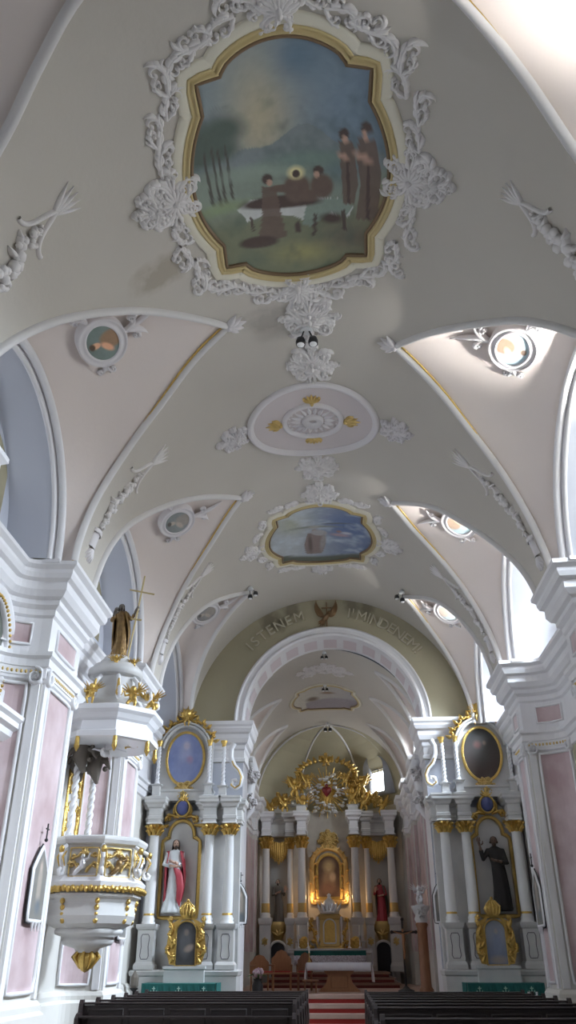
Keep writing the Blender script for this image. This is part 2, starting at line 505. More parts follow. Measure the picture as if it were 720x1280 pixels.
def build_pens(V, side, P, Xarch, Xback, tagname, pane, first, wsill=.55, wstr=1., chancel=False):
    global npen
    for k, q in enumerate(P):
        S, A3, G = web_fn(V, side, q, Xarch)
        webs[(tagname, k)] = S
        mb = MB()
        rows = [[S(i / 60, w / 8) for i in range(61)] for w in range(9)]
        mb.grid(rows, flip=(side > 0))
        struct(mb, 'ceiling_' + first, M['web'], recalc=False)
        # rib moulding
        a0 = 4.0
        uv = [(side * V.R * (PI / 2 - rad(ph)), y) for ph, y in G]
        W = V.W()
        mb = MB(); relief(mb, W, uv, .066, .085)
        # inner thin bead
        struct(mb, 'trim_' + str(npen * 4 + 1), M['ribw'])
        if not chancel:
            mb = MB()
            off = []
            for i in range(len(G)):
                t = i / 60
                off.append(S(t, .035) + Vector((0, 0, -.03)))
            mb.tube(off, .02, 6)
            struct(mb, 'trim_' + str(npen * 4 + 2), M['gold'])
        # outer arch moulding on the web side
        mb = MB()
        ins = [(V.CX * 0 + p[0] - side * .02, p[1], p[2]) for p in arch(q, Xarch, V.ZS - .02, .06)]
        mb.tube(ins, .07, 8)
        ins = [(p[0] - side * .0, p[1], p[2]) for p in arch(q, Xarch + side * .10, V.ZS - .02, .16)]
        mb.tube(ins, .05, 8)
        # soffit
        A1 = arch(q, Xarch, V.ZS - .02, .0); A2 = arch(q, Xarch + side * .1, V.ZS - .02, .2)
        A4 = arch(q, Xback, V.ZS - .02, .30)
        rows = [A1, A2]
        mb.grid(rows)
        struct(mb, 'trim_' + str(npen * 4 + 3), M['white'])
        mb = MB()
        mid = [tuple((A2[i][k] + A4[i][k]) / 2 for k in range(3)) for i in range(61)]
        mb.grid([A2, mid, A4])
        # back wall with window hole
        ws = q.get('win', 1.0)
        ya, yb = q['n'][0][1], q['f'][0][1]
        cy, ry = (ya + yb) / 2, (yb - ya) / 2 * .7
        zs = V.ZS + wsill; zt = q['zc'] - .5
        zm = zs + (zt - zs) * .45
        loop0 = A4 + [(Xback, cy + ry * 1.2 * (1 - 2 * j / 10), V.ZS - .02) for j in range(1, 10)]
        def wl(X, sc):
            up_ = [(X, cy - ry * sc * cos(PI * i / 60), (zm if 0 < i < 60 else zs + (1 - sc) * .3) + (zt - (1 - sc) * .5 - zm) * sin(PI * i / 60)) for i in range(61)]
            return up_ + [(X, cy + ry * sc * (1 - 2 * j / 10), zs + (1 - sc) * .3) for j in range(1, 10)]
        w0, w1 = wl(Xback, 1.), wl(Xback + side * (1.0 if side > 0 else .5), .97)
        mb.grid([loop0, w0], cv=True, smooth=False)
        struct(mb, 'wall_' + ('left' if side < 0 else 'right') + '_niche', M['niche'])
        mb = MB(); mb.grid([w0, w1], cv=True)
        struct(mb, 'wall_' + ('left' if side < 0 else 'right') + '_reveal', M['olive'])
        # window: frame, glazing bars, pane
        mb = MB()
        mb.add(w1, [tuple(range(len(w1)))], False)
        po = struct(mb, 'window_' + str(npen + 1), M[pane])
        mb = MB()
        xb = Xback + side * (.96 if side > 0 else .47)
        mb.tube([(xb, p[1], p[2]) for p in w1], .04, 6, closed=True)
        for f in (-.33, .33):
            mb.box((xb, cy + ry * .8 * f, (zs + zt) / 2), (.04, .04, zt - zs - .1))
        for f in (.25, .5, .75):
            zz = zs + (zt - zs) * f
            hw = ry * .84 * (1 if zz < zm else math.sqrt(max(.05, 1 - ((zz - zm) / (zt - zm)) ** 2)))
            mb.box((xb, cy, zz), (.03, 2 * hw, .03))
        fr = mb.build('window_frame', 'black', po)
        npen += 1

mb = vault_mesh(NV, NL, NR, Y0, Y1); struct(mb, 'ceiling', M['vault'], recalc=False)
build_pens(NV, -1, NL, -4.62, -5.45, 'L', 'pl', 'web_left')
build_pens(NV, 1, NR, 4.15, 5.32, 'R', 'pr', 'web_right')
mb = vault_mesh(CVt, CLp, CRp, 24.9, 34.5); struct(mb, 'ceiling_chancel', M['vault'], recalc=False)
build_pens(CVt, -1, CLp, -3.62, -4.0, 'CL', 'pc', 'chancel_left', chancel=True)
build_pens(CVt, 1, CRp, 2.86, 3.3, 'CR', 'pc', 'chancel_right', chancel=True)

# ------------------------------------------------------------------ sweep of a profile along a plan path
def sweep(mb, path, prof, flip=1, smooth=False):
    """path plan points, prof [(out,z)]; out goes to the left of the travel direction * flip"""
    n = len(path); rows = []
    for i in range(n):
        def nrm(a, b):
            t = Vector((b[0] - a[0], b[1] - a[1])).normalized(); return Vector((-t.y, t.x)) * flip
        if i == 0: m_ = nrm(path[0], path[1]); k = 1
        elif i == n - 1: m_ = nrm(path[-2], path[-1]); k = 1
        else:
            a, b = nrm(path[i - 1], path[i]), nrm(path[i], path[i + 1])
            m_ = (a + b)
            m_ = m_.normalized() if m_.length > 1e-5 else a
            k = 1 / max(.45, m_.dot(a))
        rows.append([(path[i][0] + m_.x * o * k, path[i][1] + m_.y * o * k, z) for o, z in prof])
    mb.grid(rows, smooth=smooth)
    return mb
def pier_path(side, xw, xp, piers, y_start, y_end, dep=.55):
    """plan line of the wall with projecting piers; returns path + segments"""
    pts = [(xw, y_start)]; seg = []
    for (a, b) in piers:
        n = 8
        i0 = len(pts)
        for i in range(n + 1):
            t = PI / 2 * i / n
            pts.append((xp + (xw - xp) * cos(t), a - dep + dep * sin(t)))
        seg.append((i0, len(pts) - 1))
        pts.append((xp, b))
        for i in range(n + 1):
            t = PI / 2 * (1 - i / n)
            pts.append((xp + (xw - xp) * cos(t), b + dep - dep * sin(t)))
    pts.append((xw, y_end))
    # remove duplicates
    o = [pts[0]]
    for p in pts[1:]:
        if math.hypot(p[0] - o[-1][0], p[1] - o[-1][1]) > 1e-4: o.append(p)
    return o
PL = [(1.5, 3.2), (6.6, 8.3), (12.2, 13.75), (17.5, 18.9)]
PR = [(1.8, 3.4), (7.2, 8.6), (12.65, 13.6), (17.9, 18.95)]
XWL, XPL, XWR, XPR = -5.42, -4.66, 4.95, 4.1
pathL = pier_path(-1, XWL, XPL, PL, Y0, 23.7)
pathR = pier_path(1, XWR, XPR, PR, Y0, 23.7)
ENT = [(0, 5.52), (.05, 5.55), (.05, 5.72), (.09, 5.74), (.09, 5.86), (.14, 5.9), (.14, 5.97), (.02, 6.0), (.02, 6.58), (.06, 6.62), (.06, 6.72), (.13, 6.78), (.13, 6.86),
       (.2, 6.9), (.26, 7.0), (.26, 7.14), (.33, 7.18), (.36, 7.26), (.36, 7.32), (.43, 7.38), (.43, 7.45), (-.1, 7.47)]
BASE = [(0, 1.12), (.05, 1.10), (.09, 1.04), (.09, .97), (.14, .92), (.14, .2), (.18, .16), (.18, 0)]
def swall(path, flip, nm, z1=7.47):
    mb = MB(); sweep(mb, path, [(0, 0), (0, z1)], flip); struct(mb, 'wall_' + nm, M['wallw'])
    mb = MB(); sweep(mb, path, ENT, flip); struct(mb, 'trim_entablature_' + nm, M['white'])
    mb = MB(); sweep(mb, path, BASE, flip); struct(mb, 'baseboard_' + nm, M['wallw'])
swall(pathL, -1, 'left'); swall(pathR, 1, 'right')
# top of the piers and outer ledges behind the vault foot
mb = MB()
for side, X in ((-1, XPL), (1, XPR)):
    mb.grid([[(X - side * .4, Y0, 7.46), (X - side * .4, 23.7, 7.46)], [(X - side * .0, Y0, 7.46), (X - side * .0, 23.7, 7.46)]]) if 0 else None
for side, P, xp, xw in ((-1, PL, XPL, XWL), (1, PR, XPR, XWR)):
    for a, b in P:
        mb.box(((xp + xw) / 2 + side * .1, (a + b) / 2, 7.44), (abs(xw - xp) + .5, b - a + .9, .06))
mb.box((XWL - .5, 10.3, 7.44), (1.1, 27.2, .05)); mb.box((XWR + .5, 10.3, 7.44), (1.1, 27.2, .05))
struct(mb, 'trim_pier_tops', M['white'])
# between pens: vertical closing walls above the piers (arch plane)
mb = MB()
for V, P, X, ya, yb in ((NV, NL, -4.62, Y0, Y1), (NV, NR, 4.15, Y0, Y1), (CVt, CLp, -3.62, 24.9, 34.5), (CVt, CRp, 2.86, 24.9, 34.5)):
    side = -1 if X < 0 else 1
    ed = [ya] + [v for q in P for v in (q['n'][0][1], q['f'][0][1])] + [yb]
    for i in range(0, len(ed), 2):
        mb.grid([[(V.CX + side * V.R, ed[i], V.ZS), (V.CX + side * V.R, ed[i + 1], V.ZS)], [(X, ed[i], V.ZS - .02), (X, ed[i + 1], V.ZS - .02)], [(X + side * .9, ed[i], V.ZS - .03), (X + side * .9, ed[i + 1], V.ZS - .03)]])
struct(mb, 'trim_vault_feet', M['vault'])

# ------------------------------------------------------------------ pilaster facing: pink marble fields with raised white strips
def pathpos(path, s):
    for i in range(len(path) - 1):
        d = math.hypot(path[i + 1][0] - path[i][0], path[i + 1][1] - path[i][1])
        if s <= d or i == len(path) - 2:
            t = s / d; t = max(0, min(1, t))
            p = (path[i][0] + (path[i + 1][0] - path[i][0]) * t, path[i][1] + (path[i + 1][1] - path[i][1]) * t)
            tx, ty = (path[i + 1][0] - path[i][0]) / d, (path[i + 1][1] - path[i][1]) / d
            return p, (tx, ty)
        s -= d
def plen(path): return sum(math.hypot(path[i + 1][0] - path[i][0], path[i + 1][1] - path[i][1]) for i in range(len(path) - 1))
def pathW(path, flip):
    def f(u, v, n):
        p, t = pathpos(path, u)
        nx, ny = -t[1] * flip, t[0] * flip
        return Vector((p[0] + nx * n, p[1] + ny * n, v))
    return f
def slab(mb, W, u0, u1, z0, z1, n0, n1, k=8):
    us = [u0 + (u1 - u0) * i / k for i in range(k + 1)]
    rows = [[W(u, z0, n0) for u in us], [W(u, z0, n1) for u in us], [W(u, z1, n1) for u in us], [W(u, z1, n0) for u in us]]
    mb.grid(rows, smooth=False)
    mb.add([W(u0, z0, n0), W(u0, z0, n1), W(u0, z1, n1), W(u0, z1, n0)], [(0, 1, 2, 3)], False)
    mb.add([W(u1, z0, n0), W(u1, z0, n1), W(u1, z1, n1), W(u1, z1, n0)], [(3, 2, 1, 0)], False)
def volute(mb, W, c, r, side, w, h):
    pts = []
    for i in range(30):
        t = i / 29; a = PI / 2 + side * 2 * PI * 1.6 * t; rr = r * (1 - .85 * t)
        pts.append((c[0] + rr * cos(a), c[1] + rr * sin(a)))
    relief(mb, W, pts, [w * (1 - .5 * i / 29) for i in range(30)], h)
    mb.ball(W(c[0], c[1], h * .5), w * .8, 6, 4)
def facing(pier, side, xw, xp, flip, label, dep=.55):
    a, b = pier
    th = thing('pilaster', (xp, (a + b) / 2, 0), label, 'pilaster')
    n = 8
    face = lambda pts: pts
    curveA = [(xp + (xw - xp) * cos(PI / 2 * i / n), a - dep + dep * sin(PI / 2 * i / n)) for i in range(n + 1)]
    nave = [(xp, a), (xp, b)]
    curveB = [(xp + (xw - xp) * cos(PI / 2 * (1 - i / n)), b + dep - dep * sin(PI / 2 * (1 - i / n))) for i in range(n + 1)]
    z0, z1 = 1.24, 5.45
    for pts in (curveA, nave, curveB):
        wh = MB()
        L = plen(pts)
        W = pathW(pts, flip)
        if pts is curveA: u0, u1 = .16, L - .26
        elif pts is curveB: u0, u1 = .26, L - .16
        else: u0, u1 = .26, L - .22
        mb = MB(); slab(mb, W, u0, u1, z0, z1, -.01, .012); mb.build('marble_field', 'pink', th)
        out = [(u0, z0), (u1, z0), (u1, z1), (u0, z1)]
        ring(wh, W, densify(out, d=.2), [(0, -.01), (0, .05), (.05, .05), (.05, -.01)])
        wh.build('field_moulding', 'white', th)
        strips = ((.02, .17), (L - .14, L - .02)) if pts is nave else (((L - .17, L - .03),) if pts is curveA else ((.03, .17),))
        for e0, e1 in strips:
            mb = MB(); slab(mb, W, e0, e1, 1.13, 5.52, -.01, .045, 3); mb.build('edge_strip', 'white', th)
        mb = MB(); slab(mb, W, u0 + .05, u1 - .05, 6.14, 6.46, -.01, .035); fz = mb.build('frieze_field', 'pink', th)
        mb = MB(); ring(mb, W, densify([(u0 + .05, 6.14), (u1 - .05, 6.14), (u1 - .05, 6.46), (u0 + .05, 6.46)], d=.2), [(0, 0.02), (0, .055), (.045, .055), (.045, .02)])
        mb.build('frieze_moulding', 'white', fz)
        bd = MB(); nb = int(L / .075)
        for i in range(nb):
            bd.ball(W((i + .5) * L / nb, 5.66, .06), (.026, .026, .034), 6, 4)
        mb = MB(); slab(mb, W, 0, L, 5.6, 5.73, -.01, .065)
        nk = mb.build('capital_band', 'white', th); bd.build('beading', 'goldm', nk)
        vs = ((.12, 1, .15), (L - .12, -1, .15)) if pts is nave else (((L - .12, -1, .15), (.12, 1, .13)) if pts is curveA else ((.12, 1, .15), (L - .12, 1, .13)))
        for u, sd, r in vs:
            mb = MB(); volute(mb, W, (u, 5.58), r, sd, .035, .12); mb.build('volute', 'white', nk)
    return th
facing(PL[2], -1, XWL, XPL, -1, 'tall pink marble pilaster at the left edge, nearer than the pulpit')
facing(PL[3], -1, XWL, XPL, -1, 'pink marble pilaster on the left between the pulpit and the left side altar')
facing(PR[2], 1, XWR, XPR, 1, 'pink marble pilaster cut by the right edge of the picture')
facing(PR[3], 1, XWR, XPR, 1, 'dim pink marble pilaster standing just in front of the right side altar')

# ------------------------------------------------------------------ chancel arch wall
ACX, AR, AZ = -.12, 2.62, 7.78
def wall_outline(y):
    pts = [(XWL, 0), (XWL, 7.5)]
    for i in range(41):
        ph = 180 - 180 * i / 40
        pts.append((NV.CX + (NV.R + .03) * cos(rad(ph)), NV.ZS + (NV.R + .03) * sin(rad(ph))))
    pts += [(XWR, 7.5), (XWR, 0)]
    return pts
out = wall_outline(0)
inn = [(ACX - AR, 0), (ACX - AR, AZ)] + [(ACX - AR * cos(PI * i / 40), AZ + AR * sin(PI * i / 40)) for i in range(41)] + [(ACX + AR, AZ), (ACX + AR, 0)]
mb = MB()
# fill by lofting outline to outline with equal counts
a = [(x, 23.7, z) for x, z in out]; b = [(x, 23.7, z) for x, z in inn]
mb.grid([a, b], smooth=False)
struct(mb, 'wall_front', M['olive'])
mb = MB()
mb.grid([[(x, 23.7, z) for x, z in inn], [(x, 24.9, z) for x, z in inn]])
struct(mb, 'wall_arch_soffit', M['white'])
# back side wall of the arch
mb = MB()
outb = [(-4.2, 0), (-4.2, 7.3)] + [(CVt.CX + (CVt.R + .5) * cos(rad(180 - 180 * i / 40)), CVt.ZS + (CVt.R + .5) * sin(rad(180 - 180 * i / 40))) for i in range(41)] + [(3.5, 7.3), (3.5, 0)]
mb.grid([[(x, 24.9, z) for x, z in outb], [(x, 24.9, z) for x, z in inn]], smooth=False)
struct(mb, 'wall_arch_back', M['olive'])
# archivolt and panelled soffit
mb = MB()
pA = lambda r, y: [(ACX - r * cos(PI * i / 48), y, AZ + r * sin(PI * i / 48)) for i in range(49)]
prof = [(AR, 23.7), (AR, 23.60), (AR + .05, 23.57), (AR + .10, 23.60), (AR + .12, 23.62), (AR + .2, 23.60), (AR + .25, 23.56), (AR + .3, 23.60), (AR + .3, 23.71)]
mb.grid([pA(r, y) for r, y in prof], smooth=False)
struct(mb, 'trim_archivolt', M['white'])
mb = MB()
for k in range(13):
    t0, t1 = PI * (k + .17) / 13, PI * (k + .83) / 13
    r = AR - .015
    rows = [[(ACX - r * cos(t0 + (t1 - t0) * i / 5), y, AZ + r * sin(t0 + (t1 - t0) * i / 5)) for i in range(6)] for y in (23.92, 24.68)]
    mb.grid(rows)
struct(mb, 'trim_soffit_fields', M['lilac'])
# impost sweep
IMP = [(0, 6.62), (.05, 6.64), (.05, 6.72), (.02, 6.75), (.02, 6.95), (.05, 7.0), (.05, 7.1), (.12, 7.16), (.16, 7.28), (.16, 7.4), (.22, 7.45), (.26, 7.55), (.26, 7.6), (.3, 7.66), (.3, 7.76), (-.05, 7.78)]
mb = MB()
sweep(mb, [(XWL, 23.7), (ACX - AR, 23.7), (ACX - AR, 24.9)], IMP, -1)
sweep(mb, [(XWR, 23.7), (ACX + AR, 23.7), (ACX + AR, 24.9)], IMP, 1)
struct(mb, 'trim_impost', M['white'])
mb = MB()
for s, xa, xb in ((-1, XWL, ACX - AR), (1, ACX + AR, XWR)):
    mb.box(((xa + xb) / 2, 23.69, 3.3), (abs(xb - xa), .04, 6.6))
struct(mb, 'wall_front_lower', M['niche'])

# ------------------------------------------------------------------ chancel walls, apse, floor, steps
XCL, XCR = -3.5, 2.74
AP = (-.38, 34.5)
def facet(a):
    """polygonal radius factor"""
    b = [(-27, 9, -9), (9, 63, 36), (63, 117, 90), (117, 171, 144), (171, 207, 189)]
    if a < 8.9 or a > 171.1: return 1
    d = a
    for lo, hi, c in b:
        if lo - 1e-6 <= d <= hi + 1e-6: return cos(rad(27)) / cos(rad(d - c))
    return 1
angs = [0] + [9 + 6 * i for i in range(28)] + [180]
mb = MB()
R_ = CVt.R * 1.0
rows = []
for e in range(0, 13):
    el = rad(90 * e / 12)
    rows.append([(AP[0] + R_ * (facet(a) if e < 12 else 1) * cos(el) * cos(rad(a)), AP[1] + R_ * facet(a) * cos(el) * sin(rad(a)), CVt.ZS + R_ * sin(el)) for a in angs])
o_ = len(mb.v)
mb.grid(rows, smooth=False)
struct(mb, 'ceiling_apse', M['olive'], recalc=False)
mb = MB()
rows = [[(AP[0] + R_ * facet(a) * cos(rad(a)), AP[1] + R_ * facet(a) * sin(rad(a)), z) for a in angs] for z in (0, 7.35)]
mb.grid(rows, smooth=False)
struct(mb, 'wall_apse', M['wallw'])
mb = MB()
for a in (9, 63, 117, 171):
    pts = [(AP[0] + (R_ - .02) * cos(rad(90 * e / 16)) * cos(rad(a)) , AP[1] + (R_ - .02) * cos(rad(90 * e / 16)) * sin(rad(a)), CVt.ZS + (R_ - .02) * sin(rad(90 * e / 16))) for e in range(17)]
    mb.tube(pts, .05, 6)
struct(mb, 'trim_apse_ribs', M['white'])
ENC = [(0, 5.9), (.05, 5.93), (.05, 6.06), (.1, 6.1), (.02, 6.14), (.02, 6.55), (.06, 6.6), (.12, 6.7), (.12, 6.8), (.2, 6.86), (.26, 7.0), (.26, 7.1), (.33, 7.16), (.33, 7.3), (-.4, 7.32)]
for s, X, nm in ((-1, XCL, 'chancel_left'), (1, XCR, 'chancel_right')):
    pts = [(X, 24.9)]
    for yp in (26.9, 30.7, 34.1):
        pts += [(X, yp - .35), (X - s * .16, yp - .35), (X - s * .16, yp + .35), (X, yp + .35)]
    pts += [(X, 35)]
    mb = MB(); sweep(mb, pts, [(0, 0), (0, 7.35)], 1 if s > 0 else -1); struct(mb, 'wall_' + nm, M['wallw'])
    mb = MB(); sweep(mb, pts, ENC, 1 if s > 0 else -1); struct(mb, 'trim_entablature_' + nm, M['white'])
    mb = MB()
    for k, yp in enumerate((26.9, 30.7, 34.1)):
        for yy in (yp - .0,):
            mb.box((X - s * .165, yp, 3.8), (.04, .42, 3.9))
        mb.box((X - s * .08, yp - .36, 3.8), (.1, .03, 3.9))
    for ya_, yb_ in ((25.1, 26.4), (27.4, 30.2), (31.2, 33.6)):
        mb.box((X - s * .01, (ya_ + yb_) / 2, 3.8), (.05, yb_ - ya_ - .3, 3.9))
    struct(mb, 'trim_marble_' + nm, M['pink'])
    # ledges above chancel wall toward pens
    mb = MB(); mb.box((X + s * .4, 29.9, 7.3), (1.0, 10.2, .05)); struct(mb, 'trim_ledge_' + nm, M['white'])
# corbel-like grey ornaments on chancel arch back corner are built with the altars
mb = MB(); mb.box((0, 10, -.05), (14, 30, .1)); struct(mb, 'floor', M['floor'])
mb = MB(); mb.box((-.35, 32.0, .39), (7.8, 14.8, .78)); struct(mb, 'floor_presbytery', M['floorr'])
SC = -.12
mb = MB(); mr = MB()
stp = [(23.35, .21), (23.7, .42), (24.05, .62), (24.4, .82)]
for k, (y, z) in enumerate(stp):
    zl = stp[k - 1][1] if k else 0
    mb.box((SC, (y + 24.9) / 2, z - .055), (4.9, 24.9 - y + (.0), .11), bev=.012)
    mr.box((SC, (y + 24.9) / 2 + .02, (zl + z - .11) / 2), (4.8, 24.9 - y - .0, z - .11 - zl))
s1 = struct(mb, 'floor_steps', M['tread']); s2 = struct(mr, 'floor_step_carpet', M['red'])
mb = MB(); mr = MB()
for k in range(3):
    y = 30.6 + .4 * k; z0 = .78 + .15 * k
    mb.box((-.45, (y + 35) / 2, z0 + .11), (4.6 - .3 * k, 35 - y, .06)); mr.box((-.45, (y + 35) / 2 + .02, z0 + .04), (4.5 - .3 * k, 35 - y, .08))
struct(mb, 'floor_altar_steps', M['treadb']); struct(mr, 'floor_altar_step_carpet', M['redd'])
# apse window
ca, sa = cos(rad(36)), sin(rad(36))
def apW(u, v, n):
    u = u * 1.0 - .22; v = v + .12
    r = 2.25 - n
    return Vector((AP[0] + r * ca - u * sa, AP[1] + r * sa + u * ca, v))
wo = [(-.46, 7.75), (.46, 7.75)] + [(.46 * cos(rad(t)), 8.62 + .42 * sin(rad(t))) for t in range(0, 181, 15)]
wo2 = [(x * 1.5, 8.3 + (z - 8.3) * 1.25) for x, z in wo]
mb = MB(); mb.add([apW(u, v, -.25) for u, v in wo], [tuple(range(len(wo)))], False)
po = struct(mb, 'window_' + str(npen + 1), M['pc'])
mb = MB(); mb.grid([[apW(u, v, -.26) for u, v in wo], [apW(u, v, 0.1) for u, v in wo2], [apW(u, v, -.9) for u, v in wo2]], cv=True)
mb.build('window_frame', 'niche', po)
mb = MB(); mb.box(apW(0, 8.45, -.2), (.03, .03, 1.1)); 
mb.tube([apW(-.42, 8.3, -.2), apW(.42, 8.3, -.2)], .018, 5); mb.tube([apW(-.42, 8.65, -.2), apW(.42, 8.65, -.2)], .018, 5)
mb.build('glazing_bar', 'black', po)
# ================================================================== CEILING DECORATION
def quatre(a, b, ca=.80, cb=.80, n=10):
    """four-lobed outline with right-angled notches; half sizes a,b"""
    # quadrant: side lobe from (a,0) to notch, corner, top lobe
    side = [(a * (1 - .215 * (i / n) ** 2.1), b * .56 * i / n) for i in range(n + 1)]
    corner = [(a * .795, b * .785), (a * .57, b * .80)]
    top = [(a * .56 * (1 - i / n), b * (.82 + .18 * sin(PI / 2 * i / n) ** .65)) for i in range(n + 1)]
    Q = side + corner + top
    out = Q[:]
    out += [(-x, y) for x, y in reversed(Q[:-1])]
    out += [(-x, -y) for x, y in Q[1:]]
    out += [(x, -y) for x, y in reversed(Q[1:-1])]
    return out
def medallion(name, label, cat, V, u0, v0, a, b, fn, fw_=.26, orn=True, seed=3, plain=False, osz=.55):
    th = thing(name, V.W(u0, v0)(0, 0, .02), label, cat)
    W = V.W(u0, v0)
    out = densify(quatre(a, b), d=.06)
    mb = MB(); canvas(mb, W, out, fn, rings=int(70 * a / 1.4) + 10, n0=.02); mb.build('canvas', 'paint', th, recalc=False)
    k = fw_ / .26
    mb = MB(); ring(mb, W, out, [(-.03, .0), (-.03, .05), (.015 * k, .06), (.02 * k, .02)]); mb.build('inner_edge', 'brown', th)
    if plain:
        return th
    mb = MB(); ring(mb, W, out, [(.02 * k, 0), (.03 * k, .07), (.06 * k, .08), (.07 * k, .05), (.10 * k, .05), (.115 * k, .075), (.14 * k, .06), (.14 * k, 0)]); mb.build('gilt_moulding', 'ochre', th)
    mb = MB(); ring(mb, W, out, [(.14 * k, 0), (.14 * k, .05), (.16 * k, .055), (.26 * k, .05), (.285 * k, .03), (.29 * k, -.01)]); mb.build('plaster_band', 'cream', th)
    return th
r_ = random.Random(5)
# ---- large painting
S = []
brn = lin(84, 66, 56); brd = lin(62, 48, 42); skin = lin(150, 115, 95); wh = lin(158, 160, 158)
def bg1(u, v):
    x, y = u / 1.43, -v / 1.95      # y up in the picture
    top = mix(lin(98, 112, 118), lin(84, 104, 122), (x + .3) * .9)
    gl = math.exp(-((x + .25) ** 2 / .10 + (y - .45) ** 2 / .22))
    c = mix(top, lin(146, 136, 106), gl * .9)
    c = mix(c, lin(70, 92, 108), math.exp(-((x - .15) ** 2 / .05 + (y - .88) ** 2 / .03)))
    hills = .22 + .12 * sin(x * 3 + 1.2) + .05 * sin(x * 9)
    c = mix(c, lin(96, 106, 108), 1 if y < hills else 0)
    c = mix(c, lin(100, 112, 100), max(0, min(1, (.12 + .06 * sin(x * 6) - y) * 12)))
    c = mix(c, lin(76, 96, 100), max(0, min(1, math.exp(-((x - .55) ** 2 / .08 + (y - .03) ** 2 / .02)))))
    c = mix(c, lin(92, 96, 72), max(0, min(1, (-.2 - y) * 4)))
    c = mix(c, lin(124, 118, 66), .9 * math.exp(-((x - .1) ** 2 / .10 + (y + .78) ** 2 / .01)))
    c = mix(c, lin(116, 104, 60), .9 * math.exp(-((x - .92) ** 2 / .02 + (y + .28) ** 2 / .03)))
    c = mix(c, lin(88, 78, 62), .9 * math.exp(-((x - .62) ** 2 / .10 + (y + .62) ** 2 / .02)))
    f = fbm(x * 5 + 3, y * 5)
    return mix(c, lin(58, 72, 64), max(0, (f - .52) * 1.6) if y < .6 else max(0, (f - .6)))
tree = lin(62, 74, 66); trunk = lin(58, 54, 48)
def E_(x, y, rx, ry, c, rot=0., sf=.15): return ('e', x * 1.43, -y * 1.95, rx * 1.43, ry * 1.95, rot, c, sf)
def P_(pts, c): return ('p', [(x * 1.43, -y * 1.95) for x, y in pts], c)
sh1 = [E_(-.78, .36, .22, .13, tree, 0, .5), E_(-.62, .42, .2, .1, tree, 0, .5), E_(-.86, .24, .16, .09, tree, 0, .5), E_(-.66, .26, .16, .08, tree, 0, .5)]
for tx in (-.84, -.76, -.70, -.62): sh1.append(P_([(tx - .012, .3), (tx + .008, .3), (tx + .02, -.18), (tx - .012, -.18)], trunk))
sh1 += [E_(-.3, .04, .35, .06, lin(110, 124, 112), 0, .6), E_(.2, .10, .4, .06, lin(88, 108, 100), 0, .6), E_(-.75, -.22, .3, .05, lin(104, 118, 84), 0, .6)]
sh1 += [P_([(-.60, -.27), (-.45, -.2), (.1, -.24), (.52, -.25), (.66, -.32), (.60, -.42), (.35, -.4), (.12, -.46), (.0, -.40), (-.36, -.38), (-.5, -.4), (-.52, -.34)], wh),
        P_([(.16, -.26), (.5, -.25), (.64, -.32), (.56, -.44), (.42, -.38), (.2, -.52), (.1, -.5)], lin(96, 112, 100)),
        P_([(-.47, -.36), (-.44, -.36), (-.43, -.5), (-.46, -.5)], brd), P_([(.22, -.4), (.26, -.4), (.24, -.62), (.2, -.62)], brd), P_([(.52, -.36), (.56, -.36), (.58, -.56), (.54, -.56)], brd),
        E_(-.12, -.26, .42, .06, brd, .05), E_(.06, -.15, .14, .13, brn), E_(.06, -.01, .075, .05, lin(190, 178, 120), 0, .5), E_(.06, -.02, .04, .035, brd), E_(.12, -.22, .16, .05, brn, .3),
        E_(.32, -.14, .12, .11, brn), E_(.29, -.0, .055, .04, brd), E_(.27, -.035, .03, .03, skin), E_(.2, -.2, .12, .03, brn, -.2),
        P_([(-.30, -.10), (-.16, -.12), (-.12, -.4), (-.08, -.6), (-.42, -.66), (-.34, -.4)], brn), E_(-.24, -.04, .055, .045, brd), E_(-.22, -.075, .03, .03, skin), E_(-.08, -.14, .16, .035, brn, .1), E_(-.40, -.62, .22, .06, brd, .1),
        E_(.42, -.44, .12, .05, brd, 0, .4), E_(.05, -.52, .035, .06, brd),
        P_([(.50, .24), (.64, .24), (.70, -.1), (.66, -.3), (.54, -.3), (.52, 0)], brn), E_(.55, .30, .05, .05, brd), E_(.56, .26, .03, .03, skin), P_([(.57, .1), (.6, .1), (.62, -.3), (.58, -.3)], brd),
        P_([(.70, .28), (.86, .26), (.93, 0), (.92, -.44), (.68, -.44), (.72, -.1), (.68, .1)], brn), E_(.77, .35, .055, .055, brd), E_(.755, .30, .032, .035, skin), P_([(.78, .1), (.81, .1), (.83, -.44), (.79, -.44)], brd), E_(.74, .12, .1, .03, skin, .4, .3), E_(.54, .12, .06, .025, skin, .4, .3)]
big = medallion('ceiling_painting', 'large lobed ceiling painting of brown-robed friars around a bed in a landscape', 'painting', NV, -.22, 7.72, 1.45, 1.98, painter(bg1, sh1))
Wb = NV.W(-.22, 7.72)
orn = thing('stucco_surround', NV.W(-.22, 7.72)(2.2, 0, 0), 'white scrollwork surround framing the large ceiling painting', 'stucco ornament')
k = 0
def side_scrolls(th, W, pts, S, h, w, mat_='stucco_vault', turn=9.):
    """chain of scrolls following a list of (x,y,angle,side)"""
    for x, y, a, sd in pts:
        mb = MB(); scroll(mb, W, (x, y), rad(a), S, sd, w, h, r_, 8, turn); scroll(mb, W, (x, y), rad(a) + sd * .9, S * .6, -sd, w * .8, h, r_, 5, turn); mb.build('scroll', mat_, th)
for sx in (1, -1):
    mb = MB(); c = (sx * 1.76, .02); ang = 0 if sx > 0 else PI
    cluster(mb, Wb, c, ang, .62, .10, r_, .05); cluster(mb, Wb, c, PI / 2, .6, .1, r_, .045); cluster(mb, Wb, c, -PI / 2, .6, .1, r_, .045); cluster(mb, Wb, (c[0] + .3 * cos(ang), 0), ang, .42, .12, r_, .04); mb.build('rocaille_cluster', 'stucco_vault', orn)
